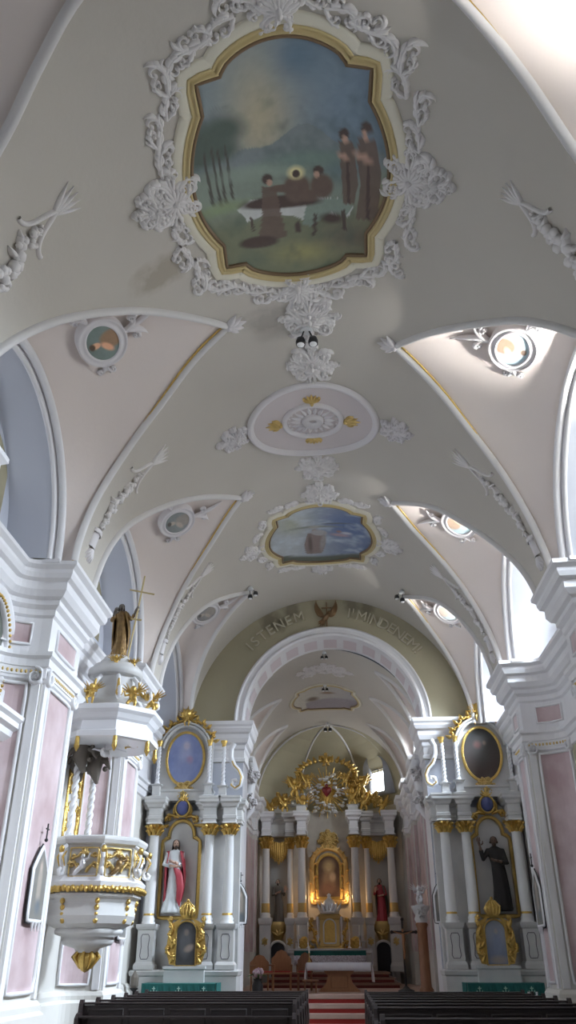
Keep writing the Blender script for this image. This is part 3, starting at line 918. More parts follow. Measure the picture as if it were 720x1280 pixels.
for sy in (1, -1):
    mb = MB(); cluster(mb, Wb, (0, sy * 2.26), sy * PI / 2, .55, .10, r_, .05); cluster(mb, Wb, (0, sy * 2.30), 0 if sy > 0 else PI, .45, .08, r_, .04)
    shell(mb, Wb, (0, sy * 2.3), sy * PI / 2, .42, .06, .12, 9, 2.6); mb.build('shell_cluster', 'stucco_vault', orn)
for sx in (1, -1):
    for sy in (1, -1):
        f = lambda a: a if sx > 0 and sy > 0 else (180 - a if sx < 0 and sy > 0 else (-a if sx > 0 else 180 + a))
        ss = sx * sy
        side_scrolls(orn, Wb, [(sx * 1.86, sy * .45, f(100), ss), (sx * 1.82, sy * .85, f(105), -ss), (sx * 1.62, sy * 1.2, f(95), ss), (sx * 1.52, sy * 1.5, f(85), -ss),
                               (sx * .55, sy * 2.28, f(-8), -ss), (sx * .85, sy * 2.12, f(-25), ss), (sx * 1.1, sy * 2.0, f(-10), -ss), (sx * .3, sy * 2.4, f(20), -ss)], .66, .07, .034, turn=8)
# ---- second painting
def bg2(u, v):
    x, y = u / 1.42, -v / 1.62
    c = mix(lin(126, 132, 136), lin(74, 88, 116), (x + .5) * .9)
    c = mix(c, lin(60, 80, 118), max(0, min(1, math.exp(-((x - .5) ** 2 / .2 + (y - .35) ** 2 / .2)))))
    c = mix(c, lin(126, 128, 106), .8 * math.exp(-((x + .5) ** 2 / .08 + (y - .5) ** 2 / .1)))
    f = fbm(x * 3 + 9, y * 5 + 2)
    c = mix(c, lin(140, 150, 158), max(0, (f - .5) * 2.2))
    c = mix(c, lin(66, 70, 58), max(0, min(1, (-.62 - .12 * cos(x * 3) - y) * 10)))
    return c
def E2(x, y, rx, ry, c, rot=0., sf=.15): return ('e', x * 1.42, -y * 1.62, rx * 1.42, ry * 1.62, rot, c, sf)
sh2 = [E2(-.12, .32, .46, .035, lin(96, 100, 92), .03, .5), E2(.3, .42, .3, .025, lin(70, 76, 84), -.12, .5), E2(-.1, .30, .1, .05, lin(120, 116, 108), 0, .4), E2(-.1, .18, .055, .05, lin(110, 90, 78)),
       ('p', [(-.24 * 1.42, -.1 * 1.62), (.08 * 1.42, -.12 * 1.62), (.1 * 1.42, .3 * 1.62), (.02 * 1.42, .68 * 1.62), (-.3 * 1.42, .66 * 1.62), (-.32 * 1.42, .3 * 1.62)], lin(96, 78, 70)),
       E2(-.02, .1, .16, .1, lin(120, 116, 116), .4), E2(.05, -.25, .05, .3, lin(110, 104, 100), .1, .4), E2(-.2, -.3, .04, .3, lin(72, 58, 52), 0, .4), E2(.38, .02, .16, .05, lin(128, 104, 108), .1, .5), E2(.5, .1, .1, .04, lin(140, 140, 146), 0, .5), E2(.36, .14, .05, .04, lin(116, 84, 78), 0, .3),
       E2(-.8, -.62, .2, .05, lin(70, 72, 60), 0, .5)]
sec = medallion('ceiling_painting', 'smaller lobed ceiling painting of a kneeling friar in a blue sky', 'painting', NV, -.08, 19.2, 1.42, 1.62, painter(bg2, sh2), fw_=.24)
Ws = NV.W(-.08, 19.2)
orn2 = thing('stucco_surround', NV.W(-.08, 19.2)(2.1, 0, 0), 'faint stucco scrollwork around the smaller painting of the kneeling friar', 'stucco ornament')
for sx in (1, -1):
    mb = MB(); cluster(mb, Ws, (sx * 1.75, 0), 0 if sx > 0 else PI, .6, .07, r_, .04); mb.build('rocaille_cluster', 'stucco_vault', orn2)
    for sy in (1, -1):
        f = lambda a: a if sx > 0 and sy > 0 else (180 - a if sx < 0 and sy > 0 else (-a if sx > 0 else 180 + a))
        side_scrolls(orn2, Ws, [(sx * 1.8, sy * .5, f(100), sx * sy), (sx * 1.5, sy * 1.0, f(100), -sx * sy), (sx * .5, sy * 1.9, f(0), -sx * sy), (sx * .9, sy * 1.8, f(-20), sx * sy)], .55, .06, .035)
mb = MB(); cluster(mb, Ws, (0, 1.95), PI / 2, .5, .07, r_, .035); cluster(mb, Ws, (0, 2.3), -PI / 2, .4, .07, r_, .03); mb.build('shell_cluster', 'stucco_vault', orn2)
# ---- link ornaments on the crown line
for v0, us, sz, lab in ((10.75, -.05, .62, 'stucco crest just below the large painting, behind the first lamp'), (12.05, -.05, .55, 'stucco crest touching the near edge of the rosette oval'), (15.75, -.05, .55, 'stucco crest touching the far edge of the rosette oval'), (17.0, -.03, .5, 'stucco crest touching the near edge of the smaller painting')):
    Wl = NV.W(us, v0)
    th = thing('stucco_crest', Wl(0, 0, .02), lab, 'stucco ornament')
    for a, nm in ((PI / 2, 'upper_scrolls'), (-PI / 2, 'lower_scrolls')):
        mb = MB(); cluster(mb, Wl, (0, .1 if a > 0 else -.1), a, sz, .09, r_, .042); mb.build(nm, 'stucco_vault', th)
    for sx in (1, -1):
        mb = MB(); cluster(mb, Wl, (sx * .12, 0), 0 if sx > 0 else PI, sz * .8, .07, r_, .035); mb.build('side_scrolls', 'stucco_vault', th)
# ---- rosette oval
Wo = NV.W(-.10, 13.9)
th = thing('stucco_rosette', Wo(0, 0, .02), 'stucco oval with a central rosette and four gilded palmettes', 'stucco ornament')
ov = arc(0, 0, 1.36, 1.22, 0, 357, 119)
mb = MB(); canvas(mb, Wo, ov, lambda u, v: (.62, .56, .56), 4, .012); mb.build('oval_field', 'paint', th, recalc=False)
mb = MB(); ring(mb, Wo, ov, [(-.09, 0), (-.07, .05), (-.03, .05), (-.01, .09), (.04, .09), (.07, .03), (.07, -.01)]); mb.build('oval_frame', 'stucco', th)
ov2 = arc(0, 0, .62, .56, 0, 355, 71)
mb = MB(); ring(mb, Wo, ov2, [(-.07, 0), (-.05, .07), (0, .09), (.04, .06), (.05, -.01)]); mb.build('rosette_rim', 'stucco', th)
mb = MB(); ring(mb, Wo, arc(0, 0, .2, .18, 0, 350, 35), [(-.12, .03), (-.1, .07), (-.04, .04), (0, .11), (.03, .06), (.03, 0)])
for i in range(18):
    a = 2 * PI * i / 18; leaf(mb, Wo, (.25 * cos(a), .23 * sin(a)), a, .24, .042, .07, 0)
for i in range(24):
    a = 2 * PI * i / 24; relief(mb, Wo, [(.5 * cos(a) , .46 * sin(a)), (.54 * cos(a + .05), .5 * sin(a + .05))], .02, .04)
ro = mb.build('rosette', 'stucco', th)
for a, x, y in ((0, .70, 0), (PI, -.70, 0), (PI / 2, 0, .64), (-PI / 2, 0, -.64)):
    mb = MB()
    shell(mb, Wo, (x, y), a, .32 if abs(x) > 0 else .26, .05, .08, 5, 1.7)
    for sd in (1, -1):
        relief(mb, Wo, curl((x, y), a + sd * 1.5, .28, -sd * 1, -sd * 8), .022, .06)
    mb.build('gilded_palmette', 'goldm', th)
for sx in (1, -1):
    mb = MB(); c = (sx * 1.72, 0); 
    cluster(mb, Wo, c, 0 if sx > 0 else PI, .5, .10, r_, .035); cluster(mb, Wo, c, PI / 2, .42, .1, r_, .03); cluster(mb, Wo, c, -PI / 2, .42, .1, r_, .03)
    mb.build('end_rocaille', 'stucco', th)
# ---- garlands on the vault feet
def garland(V, side, phi0, y0, phi1, y1, label, w=.12, flw=1.):
    """hanging festoon between two vault points, upper end first"""
    U = lambda ph: side * V.R * (PI / 2 - rad(ph))
    u0, u1 = U(phi0), U(phi1)
    W = V.W()
    L = math.hypot(u1 - u0, y1 - y0); a = math.atan2(y1 - y0, u1 - u0)
    th = thing('stucco_garland', W((u0 + u1) / 2, (y0 + y1) / 2, .02), label, 'stucco ornament', None)
    mb = MB()
    for sd in (1, -1):
        relief(mb, W, curl((u0, y0), a + sd * .5, L * .32, -sd * 1.2, sd * 5), [w * .22] * 23, .05)
    for k in range(5): leaf(mb, W, (u0 + cos(a) * L * .03, y0 + sin(a) * L * .03), a + PI + (k - 2) * .25, L * .22, w * .22, .05, 0)
    mb.build('ribbon', 'stucco_vault', th)
    mb = MB(); n = 26
    for k in range(n):
        t = .14 + .68 * k / n; q = w * sin(PI * min(1, (t - .1) / .78)) ** .6
        u = u0 + (u1 - u0) * t + r_.uniform(-1, 1) * q * .7 * -sin(a); v = y0 + (y1 - y0) * t + r_.uniform(-1, 1) * q * .7 * cos(a)
        p = W(u, v, .05); rr = q * r_.uniform(.35, .6)
        mb.ball(p, (rr, rr, rr), 7, 5)
        leaf(mb, W, (u, v), r_.uniform(0, 6.28), q * 1.3, q * .3, .09, r_.uniform(-2, 2))
    mb.build('flower_festoon', 'stucco_vault', th)
    mb = MB()
    e = (u0 + (u1 - u0) * .84, y0 + (y1 - y0) * .84)
    b = [(e[0], e[1]), (u1, y1)]
    relief(mb, W, b, [w * .75, w * .95], .07)
    relief(mb, W, [(e[0] - cos(a) * .02, e[1] - sin(a) * .02), (e[0] + cos(a) * .06, e[1] + sin(a) * .06)], w * 1.15, .1)
    for k in range(5): leaf(mb, W, (u1, y1), a + (k - 2) * .3, L * .12, w * .25, .08, 0)
    mb.build('bracket', 'stucco', th)
garland(NV, -1, 39, 6.95, 10, 7.15, 'stucco flower garland at the left picture edge, left of the large painting', .16)
garland(NV, 1, 46, 7.5, 24, 7.95, 'stucco flower garland at the right picture edge, right of the large painting', .16)
garland(NV, -1, 39, 12.98, 8, 12.6, 'stucco flower garland between the first and second left vault openings', .13)
garland(NV, 1, 43, 13.85, 10, 13.75, 'stucco flower garland between the first and second right vault openings', .13)
garland(NV, -1, 41, 18.52, 10, 18.75, 'stucco flower garland between the second and third left vault openings', .12)
garland(NV, 1, 42, 19.15, 10, 19.15, 'stucco flower garland between the second and third right vault openings', .12)
# ---- tips of the vault openings: small stucco leaves
for V, side, P, nm in ((NV, -1, NL, 'left'), (NV, 1, NR, 'right')):
    for k, q in enumerate(P[1:3]):
        ph, y = q['n'][-1]; u = side * V.R * (PI / 2 - rad(ph)); W = V.W(u, y)
        th = thing('stucco_leaf_tip', W(0, 0, .03), 'leafy stucco tip at the point of the %s %s vault opening' % (('nearest', 'middle')[k], nm), 'stucco ornament')
        mb = MB(); shell(mb, W, (0, 0), 0 if side < 0 else PI, .34, .06, .09, 5, 1.8); mb.build('leaf_spray', 'stucco', th)
# ---- oval portraits on the webs
def webW(S, t0, w0, rot=0):
    p0 = S(t0, w0)
    pt = S(t0 + .13, w0) - S(t0 - .13, w0); pw = S(t0, w0 + .2) - S(t0, w0 - .2)
    p0 = (S(t0, w0) * 2 + S(t0 + .1, w0) + S(t0 - .1, w0)) / 4
    N = pt.cross(pw).normalized()
    if N.z > 0: N = -N
    U = pt.normalized(); U2 = (U - N * U.dot(N)).normalized(); V2 = N.cross(U2)
    cr, sr = cos(rot), sin(rot)
    Ux, Vx = U2 * cr + V2 * sr, V2 * cr - U2 * sr
    dt, dw = pt / .04, pw / .08
    def proj2(d):   # solve d = a*dt + b*dw in the tangent plane
        a11, a12, a22 = dt.dot(dt), dt.dot(dw), dw.dot(dw)
        b1, b2 = d.dot(dt), d.dot(dw); D = a11 * a22 - a12 * a12
        return (b1 * a22 - b2 * a12) / D, (b2 * a11 - b1 * a12) / D
    return (lambda u, v, n: p0 + Ux * u + Vx * v + N * (n + .06)), p0
    eu, ev = proj2(Ux), proj2(Vx)
    def f(u, v, n):
        acc = Vector((0, 0, 0))
        for du, dv in ((0, 0), (.3, 0), (-.3, 0), (.15, .15), (-.15, -.15)):
            acc += S(t0 + eu[0] * (u + du) + ev[0] * (v + dv), w0 + eu[1] * (u + du) + ev[1] * (v + dv))
        return acc / 5 + N * (n + .07)
    return f, p0
def oval(key, t0, w0, rot, a, b, fn, label, name='oval_portrait'):
    W, p0 = webW(webs[key], t0, w0, rot)
    th = thing(name, p0, label, 'painting')
    ov = arc(0, 0, a, b, 0, 355, 71)
    mb = MB(); canvas(mb, W, ov, fn, 24, .05); mb.build('canvas', 'paint', th)
    mb = MB(); ring(mb, W, ov, [(-.03, .0), (-.03, .07), (.0, .08), (.02, .06), (.08, .06), (.1, .09), (.12, .06), (.12, -.3)]); mb.build('round_frame', 'stucco', th)
    for ang, s in ((-PI / 2, 1.25), (PI * .08, .9), (PI * .92, .9)):
        mb = MB(); c = (cos(ang) * (a + .1), sin(ang) * (b + .1))
        scroll(mb, W, c, ang + .35, .42 * s, 1, .03, .06, r_, 4); scroll(mb, W, c, ang - .35, .42 * s, -1, .03, .06, r_, 4)
        if s > 1: leaf(mb, W, c, ang, .75, .05, .06, .6); leaf(mb, W, c, ang, .5, .06, .07, -1.2)
        mb.build('stucco_scroll', 'stucco', th)
def portrait(bgc, robe, sk, flip=1, halo=None):
    def bg(u, v): return mix(bgc, tuple(x * .6 for x in bgc), .5 + v + .5 * (fbm(u * 5, v * 5) - .5))
    s = []
    if halo: s.append(('e', 0, .16, .12, .12, 0, halo, .3))
    s += [('e', .02 * flip, -.16, .20, .2, .3 * flip, robe, .15), ('e', -.12 * flip, -.05, .14, .06, .5, sk, .3), ('e', 0, .13, .07, .085, 0, sk, .15), ('e', 0, .19, .075, .05, 0, tuple(x * .35 for x in robe), .2)]
    return painter(bg, s)
oval(('L', 1), .49, .62, PI, .44, .30, portrait(lin(96, 112, 106), lin(120, 90, 60), lin(190, 130, 90)), 'oval portrait on the nearest left vault opening, dark background')
oval(('R', 1), .49, .62, 0, .44, .30, portrait(lin(150, 176, 188), lin(150, 118, 90), lin(190, 165, 140), -1), 'oval portrait on the nearest right vault opening, pale blue background')
oval(('L', 2), .54, .50, PI, .40, .32, portrait(lin(112, 118, 116), lin(120, 112, 104), lin(140, 128, 116)), 'oval portrait on the middle left vault opening')
oval(('R', 2), .55, .50, 0, .38, .32, portrait(lin(150, 175, 185), lin(150, 125, 100), lin(170, 150, 130)), 'oval portrait on the middle right vault opening')
oval(('L', 3), .53, .50, PI, .38, .32, portrait(lin(120, 118, 116), lin(120, 112, 104), lin(140, 128, 116)), 'oval portrait on the farthest left vault opening')
oval(('R', 3), .56, .50, 0, .38, .32, portrait(lin(170, 185, 190), lin(165, 150, 135), lin(175, 160, 145)), 'oval portrait on the farthest right vault opening')
# ---- chancel ceiling fresco and reliefs
def bg3(u, v):
    x, y = u / 1.3, -v / 1.5
    c = mix(lin(150, 146, 132), lin(120, 118, 122), x * .5 + .5)
    return mix(c, lin(112, 104, 110), max(0, min(1, (-.05 + .25 * x - y) * 6))) if x > -.6 else c
sh3 = [('e', .1, -.55, .24, .14, 0, lin(108, 84, 60), .5), ('e', -.5, .1, .22, .26, 0, lin(84, 68, 54), .5)]
md = medallion('ceiling_painting', 'faded lobed fresco on the chancel vault beyond the arch', 'painting', CVt, -.02, 30.3, 1.28, 1.55, painter(bg3, sh3), fw_=.14)
Wc = CVt.W(0, 27.1)
th = thing('stucco_crest', Wc(0, 0, .02), 'faint stucco scrolls on the chancel vault before the faded fresco', 'stucco ornament')
for a in (0, PI):
    mb = MB(); cluster(mb, Wc, (cos(a) * .3, 0), a, .8, .05, r_, .04); mb.build('side_scrolls', 'stucco_vault', th)
mb = MB(); cluster(mb, Wc, (0, -.2), -PI / 2, .7, .05, r_, .04); mb.build('upper_scrolls', 'stucco_vault', th)
# ---- spot lamps under the crown
def lamp(W, label, n=2, s=1.):
    th = thing('ceiling_lamp', W(0, 0, .0), label, 'lamp')
    mb = MB(); mb.lathe(W(0, 0, .10 * s), [(.10 * s, -.03), (.12 * s, 0), (.10 * s, .04 * s), (.03, .12 * s)], 12); mb.build('mount', 'lampw', th)
    for k in range(n):
        dx = (k - (n - 1) / 2) * .24 * s
        p = W(dx, .05, .26 * s)
        mb = MB(); mb.tube([W(dx * .4, 0, .12 * s), p], .015 * s, 6); mb.lathe((p[0], p[1], p[2] - .06 * s), [(.085 * s, -.07 * s), (.09 * s, 0), (.07 * s, .07 * s), (.02, .09 * s)], 12)
        hd = mb.build('spot_head', 'black', th)
        mb = MB(); mb.ball((p[0], p[1], p[2] - .12 * s), (.075 * s, .075 * s, .045 * s), 10, 6); mb.build('lens', 'frost', hd)
lamp(NV.W(-.12, 11.0), 'twin spot lamp on the crown below the large painting', 2, 1.0)
lamp(NV.W(NV.R * -(PI / 2 - rad(58)), 21.15), 'spot lamp at the tip of the farthest left vault opening', 2, .8)
lamp(NV.W(NV.R * (PI / 2 - rad(57)), 21.6), 'spot lamp at the tip of the farthest right vault opening', 2, .8)
lamp(CVt.W(.05, 25.1), 'small spot lamp just inside the chancel arch', 2, .6)
lamp(CVt.W(.0, 28.7), 'small spot lamp at the near edge of the chancel fresco', 2, .6)
lamp(CVt.W(.0, 34.2), 'spot lamp above the gilded crown of the high altar', 2, .9)
# ---- inscription
txt = thing('inscription', (ACX, 23.66, 10.9), 'raised stucco inscription following the chancel arch', 'inscription')
def letter(ch, ang, r=3.27, size=.46):
    cu = bpy.data.curves.new('letter', 'FONT'); cu.body = ch; cu.size = size; cu.extrude = .03; cu.align_x = 'CENTER'
    tmp = bpy.data.objects.new('tmp', cu); C.objects.link(tmp)
    dg = bpy.context.evaluated_depsgraph_get(); dg.update()
    me = bpy.data.meshes.new_from_object(tmp.evaluated_get(dg))
    bpy.data.objects.remove(tmp)
    o = bpy.data.objects.new('letter', me); C.objects.link(o)
    me.materials.clear(); me.materials.append(M['cream_l'])
    mx = Matrix.Translation((ACX + r * sin(ang), 23.665, AZ + r * cos(ang))) @ Matrix.Rotation(ang, 4, 'Y') @ Matrix.Rotation(PI / 2, 4, 'X')
    me.transform(mx)
    o.parent = txt; o.matrix_parent_inverse = world(txt).inverted()
M['cream_l'] = mat('letter_plaster', (.54, .50, .38), .6)
def spread(word, a0, a1):
    wd = {'I': .55, 'M': 1.25, '!': .5, 'N': 1.1, 'D': 1.1}
    tot = sum(wd.get(c, .95) for c in word); x = 0
    for c in word:
        q = wd.get(c, .95); letter(c, rad(a0 + (a1 - a0) * (x + q / 2) / tot)); x += q
spread('ISTENEM', -48.5, -13)
letter('I', rad(10.5)); letter("'", rad(12.5))
spread('MINDENEM!', 14.5, 53)
# dove and anchor emblem
Wd = flat((ACX - .1, 23.69, 11.12), (1, 0, 0), (0, 0, 1), (0, -1, 0))
th = thing('dove_emblem', (ACX - .1, 23.66, 11.12), 'dark winged dove with a cross above, at the top of the chancel arch', 'relief')
for sd in (1, -1):
    mb = MB()
    for k in range(6): leaf(mb, Wd, (sd * .06, -.04), PI / 2 - sd * (1.25 + k * .10 - .3), .62 - .05 * k, .07, .06, sd * .9)
    mb.build('wing', 'bronze', th)
mb = MB(); leaf(mb, Wd, (-.12, -.22), .9, .42, .09, .12, 0); mb.ball(Wd(.1, .06, .06), (.06, .05, .06), 8, 6); shell(mb, Wd, (-.06, -.16), -2.2, .26, .04, .05, 5, 1.2); mb.build('body', 'bronze', th)
mb = MB(); relief(mb, Wd, [(.02, -.42), (.02, .42)], .018, .04); relief(mb, Wd, [(-.14, .24), (.18, .24)], .016, .04); mb.build('cross', 'bronze', th)
# ================================================================== FURNISHINGS
M['shellp'] = mat('yellowish_marble', (.58, .55, .48), .45, col2=(.46, .43, .38), scale=3, detail=7)
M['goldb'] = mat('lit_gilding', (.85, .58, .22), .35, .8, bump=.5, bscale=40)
M['dkskin'] = mat('dark_painted_skin', (.16, .10, .07), .6)
M['nichew'] = mat('niche_grey', (.42, .43, .43), .7)
# ================================================================== FIGURES
def hand(mb, c, d, s, curl_=.6):
    """small hand: palm plus five fingers pointing along d"""
    d = Vector(d).normalized(); c = Vector(c)
    q = d.cross(Vector((0, 0, 1)))
    q = q.normalized() if q.length > .1 else Vector((1, 0, 0))
    n = d.cross(q)
    mb.tube([c - d * .01 * s, c + d * .05 * s, c + d * .09 * s], [.022 * s, .036 * s, .034 * s], 8, flat=.6)
    for k, (o, L) in enumerate(((-.027, .065), (-.009, .078), (.009, .074), (.026, .055))):
        b = c + d * .085 * s + q * o * s
        mb.tube([b, b + d * L * .5 * s, b + d * L * .85 * s - n * L * curl_ * .4 * s], [.0095 * s, .009 * s, .006 * s], 5)
    b = c + d * .03 * s - q * .03 * s
    mb.tube([b, b - q * .03 * s + d * .02 * s, b - q * .035 * s + d * .055 * s], [.012 * s, .011 * s, .007 * s], 5)
def statue(name, label, x, y, z, h, rz, robe, arms, mantle=None, hairc='hair', skin='skin', lean=0., bare=False, beard=False, cat='statue', scale_w=1., halo=False, long_hair=False, drape=None):
    th = thing(name, (x, y, z), label, cat)
    R3 = Matrix.Translation((x, y, z)) @ Matrix.Rotation(rz, 4, 'Z')
    T = lambda p: tuple(R3 @ Vector((p[0] * h, p[1] * h, p[2] * h)))
    def body(prof, ph=0., fold=.07, nf=9, n=32):
        rows = []
        for zz, rx, ry, ox in prof:
            row = []
            for k in range(n):
                a = 2 * PI * k / n
                f = 1 + fold * max(0, 1 - zz * 1.3) * sin(nf * a + ph + zz * 4) + .5 * fold * max(0, 1 - zz * 1.2) * sin(4 * a + zz * 9)
                row.append(T((ox + rx * scale_w * f * cos(a), ry * f * sin(a), zz)))
            rows.append(row)
        return rows
    lx = lambda zz: lean * zz + .018 * sin(zz * 5)
    mb = MB()
    prof = [(0, .135, .11), (.03, .14, .115), (.15, .125, .10), (.3, .112, .092), (.45, .105, .085), (.55, .10, .08), (.62, .092, .07), (.70, .105, .075), (.78, .118, .07), (.82, .105, .06), (.845, .06, .045), (.86, .034, .034)]
    rows = body([(a, b, c, lx(a)) for a, b, c in prof])
    mb.grid(rows, cv=True); mb.add(rows[0], [tuple(range(31, -1, -1))]); mb.add(rows[-1], [tuple(range(32))])
    hands = []
    for sd, el, ha in arms:
        sh_ = (lx(.8) + sd * .098 * scale_w, 0, .80)
        mb.tube([T((lx(.8) + sd * .05, 0, .79)), T(sh_), T(el), T(tuple(el[i] * .25 + ha[i] * .75 for i in range(3)))], [.05 * h, .042 * h, .036 * h, .036 * h], 10)
        hands.append((el, ha))
    rb = mb.build('robe', robe, th)
    md = rb.modifiers.new('join', 'REMESH'); md.mode = 'VOXEL'; md.voxel_size = max(.012, .011 * h); md.use_smooth_shade = True
    hx = lx(.92)
    mb = MB()
    mb.tube([T((lx(.84), 0, .83)), T((hx, -.005, .89))], .03 * h, 8)
    n_, m_ = 12, 10; rows = []
    for i in range(m_ + 1):
        t = PI * (i + .05) / (m_ + .1); zz = -cos(t)
        rr = sin(t) * (.92 if zz > 0 else .92 - .25 * (-zz) ** 1.5)
        rows.append([T((hx + .046 * rr * cos(2 * PI * k / n_), .056 * rr * sin(2 * PI * k / n_) - .004, .927 + .063 * zz)) for k in range(n_)])
    mb.grid(rows, cv=True)
    mb.tube([T((hx, -.055, .942)), T((hx, -.068, .918)), T((hx, -.056, .914))], [.006 * h, .010 * h, .006 * h], 6)
    for sd in (1, -1): mb.ball(T((hx + sd * .046, .005, .925)), (.008 * h, .012 * h, .018 * h), 6, 5)
    mb.ball(T((hx, -.05, .898)), (.014 * h, .008 * h, .005 * h), 6, 4)
    hd = mb.build('head', skin, th)
    mb = MB()
    for sd in (1, -1): mb.ball(T((hx + sd * .018, -.052, .935)), (.008 * h, .005 * h, .005 * h), 6, 4)
    mb.build('eyes', hairc, hd)
    mb = MB()
    rows = []
    for i in range(8):
        t = PI * .5 * i / 7
        rows.append([T((hx + .053 * cos(t) * cos(rad(a)), .008 + .062 * cos(t) * sin(rad(a)), .94 + .058 * sin(t))) for a in range(-25, 206, 21)])
    mb.grid(rows)
    rows = []
    L = .12 if long_hair else .035
    for i in range(6):
        t = i / 5
        rows.append([T((hx + (.053 + .012 * t) * cos(rad(a)), .008 + (.062 + .01 * t) * sin(rad(a)), .94 - L * t)) for a in range(-15, 196, 15)])
    mb.grid(rows)
    if beard: mb.ball(T((hx, -.045, .878)), (.028 * h, .02 * h, .03 * h), 8, 6)
    o = mb.build('hair', hairc, hd)
    md = o.modifiers.new('thick', 'SOLIDIFY'); md.thickness = .012 * h
    for el, ha in hands:
        mb = MB(); e, q = Vector(T(el)), Vector(T(ha))
        mb.tube([e * .3 + q * .7, q], [.024 * h, .018 * h], 8)
        hand(mb, q, q - e, h * .95)
        mb.build('hand', skin, th)
    if mantle:
        mb = MB(); rows = []
        for i in range(15):
            t = i / 14; zz = .83 - .68 * t
            rx = .125 + .03 * sin(t * 3) ; a0, a1 = -60 + 50 * t, 215 - 10 * t
            rows.append([T((lx(zz) + rx * (1 + .06 * sin(j * 1.7 + t * 5)) * cos(rad(a0 + (a1 - a0) * j / 22)), (rx * .92) * (1 + .06 * sin(j * 1.7 + t * 5)) * sin(rad(a0 + (a1 - a0) * j / 22)), zz)) for j in range(23)])
        mb.grid(rows)
        o = mb.build('mantle', mantle, th); md = o.modifiers.new('thick', 'SOLIDIFY'); md.thickness = .012 * h
    if drape:
        mb = MB()
        for k in range(5):
            mb.tube([T((.02 + .02 * k, -.085, .60 - .012 * k)), T((.07 + .012 * k, -.11, .48)), T((.09 + .012 * k, -.125, .33)), T((.075 + .01 * k, -.12, .16 - .02 * k))], [.022 * h, .03 * h, .03 * h, .008 * h], 7)
        mb.build('draped_cloth', drape, th)
    if halo:
        mb = MB(); mb.tube([T((hx + .1 * cos(2 * PI * k / 20), .05, .95 + .1 * sin(2 * PI * k / 20))) for k in range(20)], .006 * h, 5, closed=True); mb.build('halo', 'gold', th)
    return th
def cherub(mb, c, s, r=r_):
    """small gilded putto head with wings, merged in a gilded group"""
    c = Vector(c)
    mb.ball(c, (.07 * s, .07 * s, .08 * s), 8, 6)
    mb.ball(c + Vector((0, .01, -.15 * s)), (.08 * s, .07 * s, .11 * s), 8, 6)
    for sd in (1, -1):
        for k in range(4):
            a = .3 + .35 * k
            mb.tube([c + Vector((sd * .05 * s, .03 * s, -.06 * s)), c + Vector((sd * (.1 + .12 * cos(a)) * s, .04 * s, (-.06 + .14 * sin(a)) * s)), c + Vector((sd * (.12 + .22 * cos(a)) * s, .02 * s, (-.04 + .2 * sin(a)) * s))], [.03 * s, .03 * s, .008 * s], 6, flat=.5)
        mb.tube([c + Vector((sd * .05 * s, 0, -.1 * s)), c + Vector((sd * .14 * s, -.06 * s, -.14 * s)), c + Vector((sd * .17 * s, -.08 * s, -.04 * s))], [.03 * s, .025 * s, .018 * s], 6)
        mb.tube([c + Vector((sd * .04 * s, 0, -.22 * s)), c + Vector((sd * .08 * s, -.08 * s, -.3 * s)), c + Vector((sd * .05 * s, -.02 * s, -.42 * s))], [.045 * s, .035 * s, .018 * s], 6)
def clouds(mb, c, s, n, r=r_, flat_=.5):
    for k in range(n):
        mb.ball((c[0] + r.uniform(-1, 1) * s[0], c[1] + r.uniform(-1, 1) * s[1], c[2] + r.uniform(-1, 1) * s[2]), r.uniform(.25, .45) * min(s[0], s[2]), 8, 6)
# ================================================================== COLUMN HELPERS
def column(th, x, y, z0, z1, r, cap_h=.32, base_gold=True, shaft='marbw', capm='gold', nm='column'):
    mb = MB()
    mb.lathe((x, y, z0), [(r * 1.3, 0), (r * 1.3, .05), (r * 1.12, .07), (r * 1.25, .12), (r * 1.05, .16), (r, .2)], 16)
    hs = z1 - cap_h - z0
    mb.lathe((x, y, z0 + .2), [(r, 0), (r * 1.0, (hs - .2) * .35), (r * .86, hs - .22), (r * .95, hs - .2), (r * .88, hs - .18)], 20)
    c = mb.build(nm, shaft, th)
    mb = MB()
    zc = z1 - cap_h
    mb.lathe((x, y, zc), [(r * .9, 0), (r * 1.02, .03), (r * .9, .05), (r * .92, cap_h * .5), (r * 1.3, cap_h * .85), (r * 1.35, cap_h * .9)], 12)
    for k in range(8):
        a = 2 * PI * k / 8
        for zz, rr, L in ((.02, 1.0, .45), (.3, 1.08, .5)):
            aa = a + (PI / 8 if zz > .1 else 0)
            p = lambda rad_, z_: (x + rad_ * r * cos(aa), y + rad_ * r * sin(aa), zc + z_ * cap_h)
            mb.tube([p(rr * .95, zz), p(rr * 1.2, zz + L * .6), p(rr * 1.6, zz + L), p(rr * 1.85, zz + L * .8)], [.045 * r / .14, .055 * r / .14, .045 * r / .14, .03 * r / .14], 6)
    mb.build('capital', capm, c)
    mb = MB(); mb.box((x, y, z1 + .0), (r * 2.9, r * 2.9, .04), bev=.01); mb.build('abacus', shaft, c)
    if base_gold:
        mb = MB(); mb.lathe((x, y, z0 + .2), [(r * 1.03, 0), (r * 1.05, .03), (r * 1.0, .05)], 16); mb.build('base_ring', 'gold', c)
    return c
